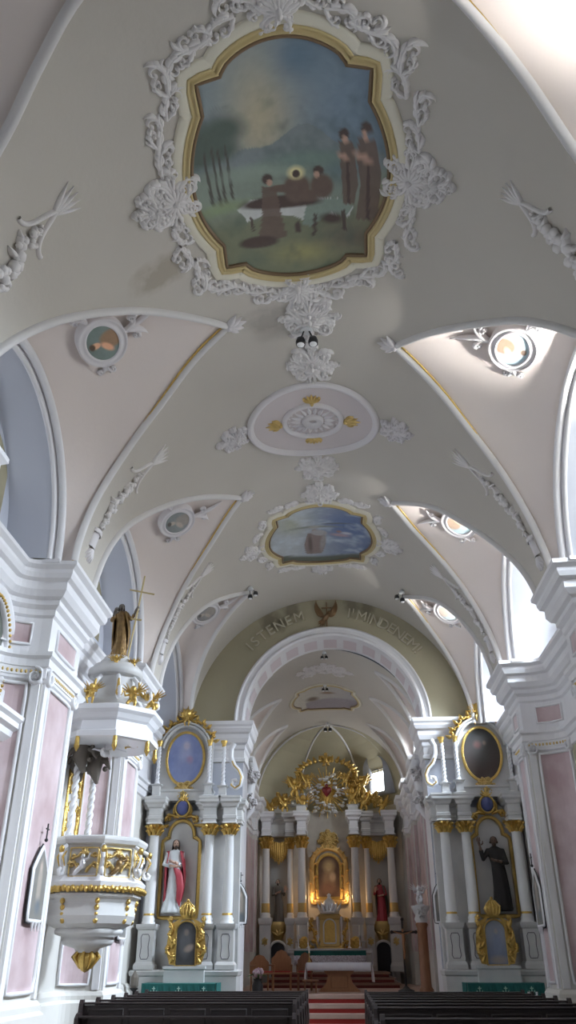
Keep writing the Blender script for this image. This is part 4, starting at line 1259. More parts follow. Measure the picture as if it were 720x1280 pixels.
def spiral_column(th, x, y, z0, z1, r, m='silverw', nm='spiral_column', turns=5):
    mb = MB(); n = 46
    for ph in (0, PI):
        pts = []
        for i in range(n):
            t = i / (n - 1); a = ph + 2 * PI * turns * t
            pts.append((x + r * .45 * cos(a), y + r * .45 * sin(a), z0 + .08 + (z1 - z0 - .22) * t))
        mb.tube(pts, r * .62, 7)
    mb.lathe((x, y, z0), [(r * 1.5, 0), (r * 1.5, .04), (r * 1.1, .06), (r * 1.2, .09)], 12)
    c = mb.build(nm, m, th)
    mb = MB(); mb.lathe((x, y, z1 - .16), [(r * .9, 0), (r * 1.1, .03), (r * .95, .06), (r * 1.7, .15), (r * 1.7, .17)], 10); mb.build('capital', 'gold', c)
    return c
M['silverw'] = mat('white_gloss', (.78, .78, .80), .28)
def block(mb, x0, x1, y0, y1, prof):
    """moulded block: rectangular plan swept with [(out,z)] profile"""
    rows = []
    for o, z in prof:
        rows.append([(x0 - o, y0 - o, z), (x1 + o, y0 - o, z), (x1 + o, y1 + o, z), (x0 - o, y1 + o, z)])
    mb.grid(rows, cv=True, smooth=False)
    mb.add(rows[0], [(3, 2, 1, 0)], False); mb.add(rows[-1], [(0, 1, 2, 3)], False)
def entab(z0, h=.6, p=.14):
    return [(0, z0), (.0, z0 + h * .12), (.02, z0 + h * .13), (.02, z0 + h * .24), (0, z0 + h * .27), (0, z0 + h * .55), (p * .3, z0 + h * .6), (p * .45, z0 + h * .7), (p * .9, z0 + h * .78), (p * .9, z0 + h * .88), (p, z0 + h * .92), (p, z0 + h)]
def pedestal(th, x, y, z0, z1, w, d, panel=True, nm='pedestal'):
    mb = MB()
    h = z1 - z0
    block(mb, x - w / 2, x + w / 2, y - d / 2, y + d / 2, [(.05, z0), (.05, z0 + h * .1), (.02, z0 + h * .15), (0, z0 + h * .17), (0, z1 - h * .14), (.03, z1 - h * .11), (.05, z1 - h * .06), (.06, z1)])
    p = mb.build(nm, 'shell', th)
    if panel:
        W = flat((x, y - d / 2, (z0 + z1) / 2), (1, 0, 0), (0, 0, 1), (0, -1, 0))
        a, b = w * .27, h * .27
        out = [(a, -b * .6), (a * .7, -b * .8), (a * .7, -b)][0:0] + [(-a * .7, -b), (a * .7, -b), (a, -b * .75), (a * .8, 0), (a, b * .75), (a * .7, b), (-a * .7, b), (-a, b * .75), (-a * .8, 0), (-a, -b * .75)]
        mb = MB(); ring(mb, W, densify(out, d=.04), [(-.008, 0), (-.004, .008), (.008, .008), (.012, 0)]); mb.build('panel_line', 'lineg', p)
    return p
M['lineg'] = mat('grey_panel_line', (.16, .15, .17), .6)
def gilt_frame(W, out, th, nm='gilt_frame', w=.05, m='gold'):
    mb = MB(); ring(mb, W, out, [(-.01, -.02), (0, .03), (w * .3, .055), (w * .55, .03), (w * .8, .05), (w, .03), (w, -.02)]); return mb.build(nm, m, th)
# ================================================================== SIDE ALTARS
def side_altar(s, cx, label, colx, pic, pcol, nx, ox, tx, nm_left):
    """s=+1: chancel is to the right; altar stands before the front wall"""
    yb = 23.66; yf = 23.0
    th = thing('side_altar', (cx, 23.2, 0), label, 'altar')
    lo, hi = min(colx) - .3, max(colx) + .3
    # retable back and base courses
    mb = MB()
    block(mb, lo, hi, 22.75, yb, [(.0, 0), (.0, 1.25), (.03, 1.28), (.05, 1.36), (.0, 1.4)])
    base = mb.build('base', 'shell', th)
    mb = MB(); mb.box(((lo + hi) / 2, 23.5, 3.3), (hi - lo - .1, .3, 3.9)); mb.build('backboard', 'shell', th)
    for x in colx:
        pedestal(th, x, 22.98, 1.4, 2.42, .40, .42)
        column(th, x, 23.0, 2.42, 4.86, .135, .30)
        mb = MB(); block(mb, x - .17, x + .17, 22.83, 23.4, entab(4.88, .66, .13)); mb.build('entablature_block', 'shell', th)
    for e0, e1 in ((lo, nx - .52), (nx + .5, hi)):
        mb = MB(); block(mb, e0, e1, 23.12, yb, entab(4.88, .62, .12)); mb.build('entablature', 'shell', th)
    # pilaster strips between the columns
    for x in colx[1:] if s > 0 else colx[:-1]:
        pass
    # niche
    W = flat((nx, 23.30, 0), (1, 0, 0), (0, 0, 1), (0, -1, 0))
    a = .47
    nb, nt = 2.62, 4.98
    out = [(-a, nb), (a, nb), (a, nt - .55)] + [(a - .07 - .12 * i / 5, nt - .50 + .06 * i / 5) for i in range(0, 5)] + arc(0, nt - .38, .30, .34, 8, 172, 14) + [(-(a - .07 - .12 * i / 5), nt - .50 + .06 * i / 5) for i in range(4, -1, -1)] + [(-a, nt - .55)]
    o2 = densify(out, d=.06)
    mb = MB(); mb.grid([[W(u, v, .06) for u, v in o2], [W(u * .98, v, -.12) for u, v in o2]], cv=True)
    mb.add([W(u * .98, v, -.12) for u, v in o2], [tuple(range(len(o2)))], False)
    mb.build('niche', 'nichew', th)
    gilt_frame(W, o2, th, w=.09)
    mb = MB(); Wt = flat((nx, 23.2, 0), (1, 0, 0), (0, 0, 1), (0, -1, 0))
    for sd in (1, -1):
        scroll(mb, Wt, (sd * .08, 5.05), PI / 2 - sd * 1.3, .55, -sd, .04, .08, r_, 5); scroll(mb, Wt, (sd * .35, 4.85), PI / 2 - sd * 1.6, .5, sd, .04, .08, r_, 5)
        leaf(mb, Wt, (sd * .2, 5.1), PI / 2 - sd * .5, .35, .05, .08, sd)
    mb.build('niche_crest', 'gold', th)
    mb = MB(); mb.ball((nx + .02 * s, 23.05, 5.28), (.17, .10, .19), 12, 8); bl = mb.build('blue_cartouche', 'blue', th)
    mb = MB(); Wq = flat((nx + .02 * s, 23.08, 5.28), (1, 0, 0), (0, 0, 1), (0, -1, 0)); ring(mb, Wq, arc(0, 0, .16, .19, 0, 350, 35), [(0, 0), (.02, .05), (.05, .03), (.06, 0)])
    shell(mb, Wq, (0, .2), PI / 2, .22, .04, .06, 5, 2.2); mb.build('cartouche_rim', 'gold', bl)
    # upper storey
    mb = MB(); mb.box((ox, 23.48, 6.55), (1.5, .3, 1.9)); block(mb, ox - .8, ox + .8, 23.2, yb, [(0, 5.5), (0, 5.72), (.04, 5.76), (.04, 5.8)])
    mb.build('upper_backboard', 'shell', th)
    W2 = flat((ox, 23.28, 6.66), (1, 0, 0), (0, 0, 1), (0, -1, 0))
    ovl = arc(0, 0, .50, .70, 0, 355, 71)
    mb = MB(); canvas(mb, W2, ovl, pic, 30, .02); mb.build('oval_painting', 'paint', th)
    gilt_frame(W2, ovl, th, 'oval_frame', .075)
    # curved pediment round the oval
    mb = MB()
    for r0, zz in ((.68, 0), (.76, .02)):
        pts = [(r0 * cos(rad(t)), .12 + (r0 + .12) * sin(rad(t))) for t in range(8, 173, 8)]
        relief(mb, W2, pts, .045, .12)
    mb.build('curved_pediment', 'shell', th)
    for sd in (1, -1):
        mb = MB()
        for k in range(5):
            t = rad(90 - sd * (18 + 13 * k)); p = (.84 * cos(t), .12 + .98 * sin(t))
            scroll(mb, W2, p, t + PI / 2 * -sd * -1, .3, sd * (1 if k % 2 else -1), .04, .1, r_, 4)
            leaf(mb, W2, p, t, .2, .05, .12, 0)
        mb.build('gilded_garland', 'gold', th)
    mb = MB(); cherub(mb, W2(0, 1.28, .1), .9); shell(mb, W2, (0, 1.15), PI / 2, .38, .06, .1, 7, 2.6)
    mb.ball(W2(0, 1.28, .05), (.12, .1, .16), 10, 8)
    mb.build('crowning_cherub', 'gold', th)
    mb = MB(); cluster(mb, W2, (0, -.92), -PI / 2, .34, .08, r_, .035); cluster(mb, W2, (0, -.84), PI, .3, .08, r_, .03); cluster(mb, W2, (0, -.84), 0, .3, .08, r_, .03); mb.build('gilded_cartouche', 'goldm', th)
    for dx in (-.74, .72):
        pedestal(th, ox + dx, 23.12, 5.56, 5.92, .2, .2, False, 'small_pedestal')
        spiral_column(th, ox + dx, 23.12, 5.92, 7.12, .055)
    px_ = ox + s * 1.12
    pedestal(th, px_, 23.15, 5.56, 5.86, .2, .2, False, 'small_pedestal')
    spiral_column(th, px_, 23.15, 5.86, 7.1, .06)
    # big console scroll at the outer end
    Ws_ = flat((ox + s * 1.42, 23.2, 5.6), (s, 0, 0), (0, 0, 1), (0, -1, 0))
    mb = MB()
    pts = [(-.02, 1.45), (-.10, 1.3), (-.10, 1.05), (.0, .82), (.14, .68), (.22, .5), (.18, .28), (.05, .2), (-.06, .28), (-.04, .42), (.06, .44), (.09, .36)]
    pp = []
    for i in range(len(pts) - 1):
        for j in range(4):
            t = j / 4; pp.append(tuple(pts[i][k] * (1 - t) + pts[i + 1][k] * t for k in (0, 1)))
    mb.tube([Ws_(u, v, .0) for u, v in pp], [.085 - .045 * i / len(pp) for i in range(len(pp))], 8)
    cs = mb.build('console_scroll', 'silverw', th)
    mb = MB(); relief(mb, flat((ox + s * 1.42, 23.11, 5.6), (s, 0, 0), (0, 0, 1), (0, -1, 0)), pp[10:34], .02, .03); mb.build('gilt_edge', 'gold', cs)
    # mensa, predella
    mb = MB(); block(mb, tx - .75, tx + .8, 22.05, 22.8, [(0, 0), (0, .98), (.05, 1.02), (.05, 1.10)]); mb.build('altar_table', 'shell', th)
    mb = MB(); block(mb, tx - .48, tx + .52, 22.55, 22.95, [(0, 1.1), (0, 1.4), (.03, 1.42), (.03, 1.48)]); mb.build('predella', 'shell', th)
    # small framed picture in a gilded surround
    W3 = flat((tx + .03, 22.62, 2.02), (1, 0, 0), (0, 0, 1), (0, -1, 0))
    o3 = [(-.24, -.52), (.24, -.52), (.24, .24)] + arc(0, .22, .24, .22, 5, 175, 10) + [(-.24, .24)]
    o3 = densify(o3, d=.05)
    mb = MB(); mb.grid([[W3(u, v, -.05) for u, v in o3], [W3(u, v, 0) for u, v in o3]], cv=True); canvas(mb, W3, o3, pcol, 24, .01); 
    mb.col = [(.05, .04, .04)] * (len(mb.v) - len(mb.col)) + mb.col
    mb.build('small_painting', 'paint', th)
    gilt_frame(W3, o3, th, 'small_frame', .04)
    for sd in (1, -1):
        mb = MB()
        mb.add([W3(sd * u, v, n) for n in (-.03, .0) for u, v in ((.28, -.52), (.40, -.5), (.50, -.2), (.46, .2), (.36, .42), (.1, .55), (.28, .3))], [(0, 1, 2, 3, 4, 5, 6), (13, 12, 11, 10, 9, 8, 7)], False)
        for k in range(6): 
            scroll(mb, W3, (sd * (.38 + .03 * sin(k * 2)), -.46 + .16 * k), PI / 2 - sd * .5 * (1 if k % 2 else -1), .3, sd * (1 if k % 2 else -1), .04, .09, r_, 5)
        mb.build('gilded_surround', 'gold', th)
    mb = MB(); mb.lathe(W3(0, .62, .0), [(.12, -.1), (.2, 0), (.22, .08), (.15, .2), (.05, .28)], 12, sy=.5)
    for k in range(5): mb.tube([W3((k - 2) * .07, .58, .1), W3((k - 2) * .09, .75, .12), W3((k - 2) * .03, .88, .05)], .02, 5)
    mb.ball(W3(0, .93, .03), .04, 8, 6); mb.build('gilded_crown', 'gold', th)
    for dx in (-.5, .55):
        mb = MB(); q = (tx + dx, 22.45, 1.10)
    # cloths
    cl = thing('altar_cloth', (tx + .02, 22.4, 1.11), 'green embroidered cloth over white linen on the %s side altar table' % nm_left, 'altar cloth')
    mb = MB(); rows = []
    for (yy, zz) in ((22.85, 1.125), (22.02, 1.125), (21.98, 1.12), (21.975, .88)):
        rows.append([(tx - .85 + 1.75 * i / 30, yy + (.012 * sin(i * 1.9) if zz < 1.1 else 0), zz + (.012 * sin(i * 1.3) if zz < 1 else 0)) for i in range(31)])
    mb.grid(rows, smooth=False); o = mb.build('green_cover', 'green', cl); o.modifiers.new('t', 'SOLIDIFY').thickness = .01
    for dx in (.92, -.87):
        mb = MB(); mb.box((tx + dx, 22.4, .98), (.02, .85, .3)); mb.build('side_drop', 'green', cl)
    Wg = flat((tx, 21.972, .99), (1, 0, 0), (0, 0, 1), (0, -1, 0))
    for k in range(3):
        mb = MB()
        u = -.58 + .6 * k; relief(mb, Wg, [(u, -.05), (u, .07)], .012, .008); relief(mb, Wg, arc(u, -.0, .07, .06, 190, 350, 8), .01, .008); relief(mb, Wg, [(u - .04, .03), (u + .04, .03)], .01, .008)
        mb.build('embroidery', 'greenlt', cl)
    mb = MB(); rows = []
    for (yy, zz) in ((21.99, .95), (21.985, .62), (21.99, .45)):
        rows.append([(tx - .72 + 1.5 * i / 50, yy + .02 * sin(i * 1.3) * (1 if zz < .9 else 0), zz + .015 * abs(sin(i * .8)) * (zz < .5)) for i in range(51)])
    mb.grid(rows); o = mb.build('white_frontal', 'cloth', cl); o.modifiers.new('t', 'SOLIDIFY').thickness = .01
    return th
def bluepic(u, v):
    x, y = u / .5, v / .7
    c = mix(lin(84, 100, 160), lin(120, 136, 180), .5 + .8 * (fbm(u * 4, v * 4) - .5))
    return c
shm = [('e', .0, .0, .17, .50, 0, lin(140, 146, 184), .5), ('e', .02, .36, .09, .11, 0, lin(168, 160, 180), .4), ('e', .12, -.05, .09, .1, 0, lin(160, 120, 150), .5), ('e', -.02, -.3, .24, .26, 0, lin(110, 124, 172), .5)]
mad = painter(bluepic, shm, 1.35)
darkp = painter(lambda u, v: mix((.055, .03, .022), (.02, .02, .018), .5 + v), [('e', 0, .1, .2, .4, 0, (.04, .035, .03), .5), ('e', -.1, .25, .1, .1, 0, (.12, .04, .03), .5), ('e', .1, .3, .05, .06, 0, (.14, .09, .06), .4)], 1.0)
stann = painter(lambda u, v: (.04, .04, .045), [('e', -.02, -.05, .15, .3, 0, (.09, .09, .10), .3), ('e', 0, .2, .06, .07, 0, (.2, .15, .13), .3), ('e', .08, -.15, .12, .07, .4, (.3, .22, .18), .4)], 1.2)
saintp = painter(lambda u, v: mix((.16, .22, .38), (.35, .38, .45), .5 + v), [('e', .02, -.1, .11, .34, 0, (.22, .28, .44), .3), ('e', .02, .2, .05, .06, 0, (.5, .42, .42), .3), ('e', .02, -.42, .2, .08, 0, (.4, .34, .3), .5)], .9)
side_altar(1, -4.2, 'left side altar with an oval blue painting above, in front of the chancel arch wall', [-5.03, -3.52, -2.98], mad, stann, -4.34, -4.36, -3.98, 'left')
side_altar(-1, 3.75, 'right side altar with a dark oval painting above, in dimmer light', [2.78, 3.34, 4.66], darkp, saintp, 4.02, 4.06, 3.72, 'right')
statue('statue', 'statue in pale robe and red mantle with long dark hair, in the left altar niche', -4.5, 23.12, 2.68, 1.80, .25, 'robew', [(-1, (-.13, -.03, .64), (-.02, -.11, .62)), (1, (.13, -.03, .64), (.03, -.12, .66))], mantle='robered', long_hair=True, beard=True, lean=.05, drape='robered')
statue('statue', 'black-habited statue raising one arm, in the right altar niche', 4.1, 23.12, 2.68, 1.80, -.1, 'habit', [(-1, (-.20, -.06, .68), (-.23, -.12, .84)), (1, (.13, -.05, .62), (.02, -.12, .64))], skin='dkskin', beard=True)
for (x, m_, lb) in ((-4.34, 1, 'left'), (4.02, 1, 'right')): pass

# ================================================================== HIGH ALTAR
HX, HY = -.50, 34.0
ha = thing('high_altar', (HX, 35.2, .78), 'tall white and gilded high altar filling the end of the chancel', 'altar')
W = flat((HX, 35.1, 0), (1, 0, 0), (0, 0, 1), (0, -1, 0))
mb = MB(); block(mb, HX - 2.6, HX + 2.6, 34.9, 36.0, [(.0, .78), (0, 1.5), (.05, 1.55), (.05, 1.65)]); mb.build('base', 'shell', ha)
mb = MB(); mb.box((HX, 35.7, 4.3), (5.2, .3, 5.4)); mb.build('backboard', 'shellp', ha)
colsx = (-2.5, -1.55, -1.06, 1.06, 1.55, 2.5)
for dx in colsx:
    yy = 34.6 if abs(dx) < 1.2 else (34.95 if abs(dx) < 2 else 34.75)
    pw = .42 if abs(dx) != 1.55 else .3
    pedestal(ha, HX + dx, yy, 1.2, 3.0, pw, .44, False)
    Wp = flat((HX + dx, yy - .22, 2.2), (1, 0, 0), (0, 0, 1), (0, -1, 0))
    mb = MB(); cluster(mb, Wp, (0, 0), PI / 2, .16, .02, r_, .014); cluster(mb, Wp, (0, 0), -PI / 2, .16, .02, r_, .014); mb.build('gilded_ornament', 'goldm', ha)
    c = column(ha, HX + dx, yy, 3.0, 6.0, .16 if pw > .35 else .12, .5, False)
    mb = MB(); mb.lathe((HX + dx, yy, 3.2), [(.168 if pw > .35 else .127, 0), (.172 if pw > .35 else .13, .02), (.165 if pw > .35 else .125, .32)], 16); mb.build('gilded_sleeve', 'goldm', c)
    mb = MB(); block(mb, HX + dx - .17, HX + dx + .17, yy - .17, 35.6, entab(6.02, .88, .16)); mb.build('entablature_block', 'silverw' if abs(dx) != 1.55 else 'shell', ha)
for sd in (1, -1):
    x0, x1 = sorted((HX + sd * 2.7, HX + sd * .85)); mb = MB(); block(mb, x0, x1, 35.15, 35.8, entab(6.02, .84, .12)); mb.build('entablature', 'shell', ha)
# arched centre panel over the painting
mb = MB(); mb.box((HX, 35.45, 4.9), (1.7, .2, 3.9)); mb.build('centre_panel', 'shellp', ha)
oc = [(-.42, 3.78), (.42, 3.78), (.42, 4.85)] + arc(0, 4.85, .42, .42, 6, 174, 16) + [(-.42, 4.85)]
oc = densify(oc, d=.06)
Wc_ = flat((HX, 35.3, 0), (1, 0, 0), (0, 0, 1), (0, -1, 0))
ic = painter(lambda u, v: (.10, .05, .03), [('e', .0, 4.4, .24, .4, 0, (.30, .18, .08), .4), ('e', -.0, 4.85, .1, .12, 0, (.55, .40, .25), .3), ('e', .14, 4.5, .12, .16, 0, (.5, .34, .18), .4), ('e', -.05, 4.1, .24, .2, 0, (.22, .1, .05), .5), ('e', 0, 4.9, .2, .2, 0, (.45, .32, .12), .6)][::1], 1.3)
mb = MB(); canvas(mb, Wc_, oc, ic, 30, .02, 0, 4.5); mb.build('altar_painting', 'paint', ha)
gilt_frame(Wc_, oc, ha, 'inner_gilt_frame', .12)
mb = MB()
oc2 = [(-.66, 3.6), (.66, 3.6), (.66, 4.95)] + arc(0, 4.95, .66, .62, 6, 174, 16) + [(-.66, 4.95)]
oc2 = densify(oc2, d=.06); ring(mb, Wc_, oc2, [(-.1, -.05), (-.08, .06), (0, .1), (.04, .04), (.1, .1), (.12, -.05)])
for sd in (1, -1):
    for k in range(6): scroll(mb, Wc_, (sd * .62, 3.7 + .24 * k), PI / 2 + sd * .6 * (1 if k % 2 else -1), .3, sd * (1 if k % 2 else -1), .035, .12, r_, 4)
for k in range(9):
    t = rad(20 + 17.5 * k); leaf(mb, Wc_, (.62 * cos(t), 4.95 + .6 * sin(t)), t, .22, .05, .12, 0)
mb.build('outer_gilt_frame', 'goldb', ha)
mb = MB(); cluster(mb, Wc_, (0, 5.85), PI / 2, .5, .12, r_, .05); cluster(mb, Wc_, (0, 5.85), 0, .5, .1, r_, .04); cluster(mb, Wc_, (0, 5.85), PI, .5, .1, r_, .04); mb.build('gilded_cartouche', 'goldm', ha)
# drapery swags between the columns
for sd in (1, -1):
    mb = MB()
    for k in range(9):
        u = sd * (1.65 + .085 * k)
        mb.tube([W(u, 5.75 + .1 * abs(k - 4) / 4 * 1, .1), W(u, 5.45 - .04 * (4 - abs(k - 4)), .14), W(u, 5.2 - .06 * (4 - abs(k - 4)), .08)], [.05, .06, .02], 6)
    relief(mb, W, [(sd * 1.6, 5.85), (sd * 1.85, 5.6), (sd * 2.0, 5.35), (sd * 2.2, 5.6), (sd * 2.45, 5.85)], .07, .16)
    for k in range(3): cherub(mb, W(sd * (1.85 + .15 * k), 5.2 - .1 * (k % 2), .15), .45)
    mb.build('gilded_drapery', 'gold', ha)
    # side niche with bracket and dark door below
    mb = MB(); xx = HX + sd * 2.02
    mb.box((xx, 35.35, 4.3), (.72, .05, 2.6)); mb.build('side_niche', 'nichew', ha)
    mb = MB(); mb.lathe((xx, 35.1, 2.75), [(.05, -.7), (.16, -.5), (.22, -.3), (.36, -.1), (.38, 0), (.38, .06), (.34, .1), (.34, .14)], 14, sy=.7)
    for k in range(4): leaf(mb, flat((xx, 34.9, 2.4), (1, 0, 0), (0, 0, 1), (0, -1, 0)), (0, 0), PI / 2 + (k - 1.5) * .7, .3, .05, .05, 0)
    mb.build('statue_bracket', 'goldm', ha)
    Wd_ = flat((xx, 34.86, 0), (1, 0, 0), (0, 0, 1), (0, -1, 0))
    dd = [(-.26, .95), (.26, .95), (.26, 1.95)] + arc(0, 1.95, .26, .22, 8, 172, 10) + [(-.26, 1.95)]
    mb = MB(); mb.add([Wd_(u, v, .02) for u, v in dd], [tuple(range(len(dd)))], False); mb.grid([[Wd_(u, v, .02) for u, v in dd], [Wd_(u, v, -.2) for u, v in dd]], cv=True); mb.build('dark_doorway', 'dark', ha)
    mb = MB(); ring(mb, Wd_, densify(dd, d=.1), [(0, 0), (.0, .05), (.07, .05), (.09, 0)]); mb.build('doorway_arch', 'shell', ha)
# attic: rays, heart, clouds, angels
GC = (HX + .0, 7.75)
Wg2 = flat((HX, 35.2, 7.75), (1, 0, 0), (0, 0, 1), (0, -1, 0))
mb = MB()
for k in range(36):
    a = 2 * PI * k / 36; L = 1.0 if k % 2 else .78
    relief(mb, Wg2, [(.15 * cos(a), .15 * sin(a)), (L * cos(a), L * 1.05 * sin(a))], [.035, .018], .05)
mb.build('gilded_rays', 'gold', ha)
mb = MB()
for k in range(90):
    a = r_.uniform(0, 6.28); q = r_.uniform(.36, .86)
    mb.ball(Wg2(q * cos(a), q * sin(a) - .1, r_.uniform(.05, .2)), (r_.uniform(.04, .12), .06, r_.uniform(.03, .07)), 7, 5)
mb.build('silvered_clouds', 'silver', ha)
mb = MB(); rows = []
for i in range(9):
    t = PI * (i + .05) / 8.1
    rows.append([Wg2(.0 + .16 * sin(t) * cos(2 * PI * k / 14) * (1.15 if cos(t) < 0 else 1), .0 - .2 * cos(t) - .10 * abs(cos(2 * PI * k / 14)) * -sin(t), .2 + .08 * sin(t) * sin(2 * PI * k / 14)) for k in range(14)])
mb = MB()
hs = [(.0, -.24), (.09, -.14), (.18, -.02), (.20, .08), (.16, .16), (.09, .17), (.0, .10)]
hs = hs + [(-x, y) for x, y in reversed(hs[1:-1])]
hs = densify(hs, d=.03)
mb.grid([[Wg2(u * f, v * f, n) for u, v in hs] for f, n in ((1, .2), (1.02, .25), (.85, .31), (.5, .34), (.02, .35))], cv=True)
mb.ball(Wg2(0, .2, .26), (.07, .05, .1), 8, 6)
mb.build('red_heart', 'heart', ha)
for k, (dx, dz, s_) in enumerate(((-1.35, 8.15, 1.5), (-1.0, 7.5, 1.5), (-1.75, 7.45, 1.3), (1.05, 7.75, 1.5), (1.45, 8.2, 1.5), (1.5, 7.5, 1.4), (-2.3, 7.25, 1.2), (2.25, 7.3, 1.2), (-.8, 8.35, 1.1), (.75, 8.4, 1.1))):
    mb = MB(); cherub(mb, (HX + dx, 34.95, dz), s_ * 1.1)
    sd = 1 if dx > 0 else -1
    mb.tube([(HX + dx, 34.95, dz - .3), (HX + dx + sd * .15, 34.9, dz - .1), (HX + dx + sd * .3, 34.95, dz + .25)], [.1, .07, .02], 6)
    mb.build('gilded_angel', 'gold', ha)
for sd in (1, -1):
    mb = MB(); clouds(mb, (HX + sd * 1.15, 35.2, 7.35), (.45, .1, .4), 12); mb.build('cloud_bank', 'silver' if sd < 0 else 'goldm', ha)
    mb = MB(); pedestal(ha, HX + sd * 1.06, 34.75, 6.9, 7.15, .4, .4, False, 'attic_pedestal')
    mb = MB(); cluster(mb, Wg2, (sd * 1.2, .2), PI / 2, .7, .15, r_, .07); cluster(mb, Wg2, (sd * 1.9, -.4), PI / 2 - sd * .4, .5, .15, r_, .06); mb.build('gilded_foliage', 'gold', ha)
mb = MB()
for k in range(15):
    t = PI * (k + .5) / 15; x, z = 1.15 * cos(t), .75 + .55 * sin(t)
    leaf(mb, Wg2, (x, z), t, .25, .07, .16, 0); mb.ball(Wg2(x, z, .1), .1, 7, 5)
cluster(mb, Wg2, (0, 1.25), PI / 2, .4, .12, r_, .05)
mb.build('gilded_crown_arch', 'gold', ha)
# glow behind the altar painting comes from small lamps on the frame
# tabernacle and mensa
mb = MB(); block(mb, HX - 1.45, HX + 1.45, 33.0, 34.2, [(0, .9), (0, 1.75), (.06, 1.8), (.06, 1.9)]); mb.build('altar_table', 'shell', ha)
mb = MB(); block(mb, HX - 1.3, HX + 1.3, 34.0, 34.5, [(0, 1.9), (0, 2.15), (.03, 2.18), (.03, 2.22)]); mb.build('predella', 'shell', ha)
tb = thing('tabernacle', (HX, 34.0, 1.9), 'gilded and silvered tabernacle standing on the high altar table', 'tabernacle')
mb = MB(); block(mb, HX - .36, HX + .36, 33.75, 34.3, [(.1, 1.91), (.1, 2.0), (0, 2.05), (0, 2.9), (.05, 2.95), (.08, 3.05), (0, 3.1)]); mb.build('body', 'goldm', tb)
Wt_ = flat((HX, 33.74, 0), (1, 0, 0), (0, 0, 1), (0, -1, 0))
do = [(-.2, 2.15), (.2, 2.15), (.2, 2.7)] + arc(0, 2.7, .2, .2, 10, 170, 8) + [(-.2, 2.7)]
mb = MB(); canvas(mb, Wt_, densify(do, d=.05), lambda u, v: (.5, .38, .16), 6, .02, 0, 2.5); mb.build('door', 'gold', tb)
gilt_frame(Wt_, densify(do, d=.05), tb, 'door_frame', .05, 'silver')
mb = MB(); mb.lathe((HX, 34.0, 3.1), [(.34, 0), (.38, .06), (.34, .12), (.3, .3), (.2, .45), (.1, .52), (.06, .6), (.09, .66), (.02, .72)], 16)
for k in range(7): leaf(mb, Wt_, ((k - 3) * .1, 3.15), PI / 2 + (3 - k) * .15, .4, .05, .1, 0)
mb.build('domed_top', 'silver', tb)
for sd in (1, -1):
    mb = MB()
    for k in range(4): scroll(mb, Wt_, (sd * (.45 + .06 * k), 2.0 + .22 * k), PI / 2 - sd * .4, .42, sd * (1 if k % 2 else -1), .045, .12, r_, 5)
    clouds(mb, (HX + sd * .62, 33.85, 2.15), (.22, .05, .2), 8); mb.build('gilded_scrolls', 'gold', tb)
    mb = MB(); mb.lathe((HX + sd * .95, 33.7, 1.91), [(.16, 0), (.2, .08), (.22, .2), (.16, .36), (.05, .44)], 12, sy=.6); cluster(mb, flat((HX + sd * .95, 33.6, 2.1), (1, 0, 0), (0, 0, 1), (0, -1, 0)), (0, 0), PI / 2, .2, .04, r_, .02)
    mb.build('reliquary', 'gold', tb)
    mb = MB(); mb.lathe((HX + sd * .45, 33.7, 2.0), [(.05, 0), (.02, .1), (.05, .3), (.02, .5), (.06, .8), (.05, 1.0)], 10); mb.build('silver_column', 'silver', tb)
def candle(x, y, z, h, label, m='silver', base=.07):
    th = thing('candlestick', (x, y, z), label, 'candlestick', None)
    mb = MB(); s = h
    mb.lathe((x, y, z), [(base, 0), (base, .02), (base * .4, .05), (base * .25, .12 * s), (base * .5, .18 * s), (base * .25, .24 * s), (base * .3, .5 * s), (base * .65, .54 * s), (base * .65, .56 * s)], 12); mb.build('stick', m, th)
    mb = MB(); mb.lathe((x, y, z + .56 * s), [(.022, 0), (.022, .42 * s), (.006, .44 * s)], 10); mb.build('wax_candle', 'wax', th)
    return th
for i, dx in enumerate((-1.15, -.8, .72, 1.1)):
    candle(HX + dx, 33.35, 1.96, .85 if abs(dx) < 1 else .75, 'silver candlestick on the high altar table, %s of the tabernacle' % (('outer left', 'inner left', 'inner right', 'outer right')[i]))
cl = thing('altar_cloth', (HX, 33.5, 1.91), 'lace altar cloth with a green cover on the high altar table', 'altar cloth')
mb = MB(); mb.box((HX, 33.55, 1.93), (3.05, 1.16, .03)); mb.build('linen_top', 'cloth', cl)
mb = MB(); mb.box((HX, 32.93, 1.80), (2.6, .02, .16)); mb.build('green_cover', 'green', cl)
mb = MB(); mb.grid([[(HX - 1.3 + 2.6 * i / 60, 32.92 + .015 * sin(i * 1.5), z) for i in range(61)] for z in (1.73, 1.55, 1.42)]); o = mb.build('lace_frontal', 'lace', cl); o.modifiers.new('t', 'SOLIDIFY').thickness = .01
for sd in (1, -1):
    mb = MB(); mb.box((HX + sd * 1.53, 33.45, 1.65), (.02, .9, .5)); mb.build('side_drop', 'cloth', cl)
# statues beside the high altar, candle-glow lamps
statue('statue', 'dark statue with a staff in the left niche of the high altar', HX - 2.02, 35.05, 2.86, 1.55, .1, 'robebr', [(-1, (-.14, -.04, .62), (-.05, -.12, .66)), (1, (.15, -.05, .62), (.16, -.14, .72))], beard=True)
statue('statue', 'red-robed statue in the right niche of the high altar', HX + 2.02, 35.05, 2.86, 1.55, -.1, 'robered', [(-1, (-.15, -.05, .62), (-.12, -.14, .70)), (1, (.14, -.04, .62), (.05, -.12, .6))], mantle='robebr', beard=True)
for sd in (1, -1):
    ld = bpy.data.lights.new('frame_lamp', 'POINT'); ld.energy = 14; ld.color = (1, .62, .3); ld.shadow_soft_size = .06
    lo_ = bpy.data.objects.new('frame_lamp', ld); C.objects.link(lo_); lo_.location = (HX + sd * .72, 34.95, 3.75)
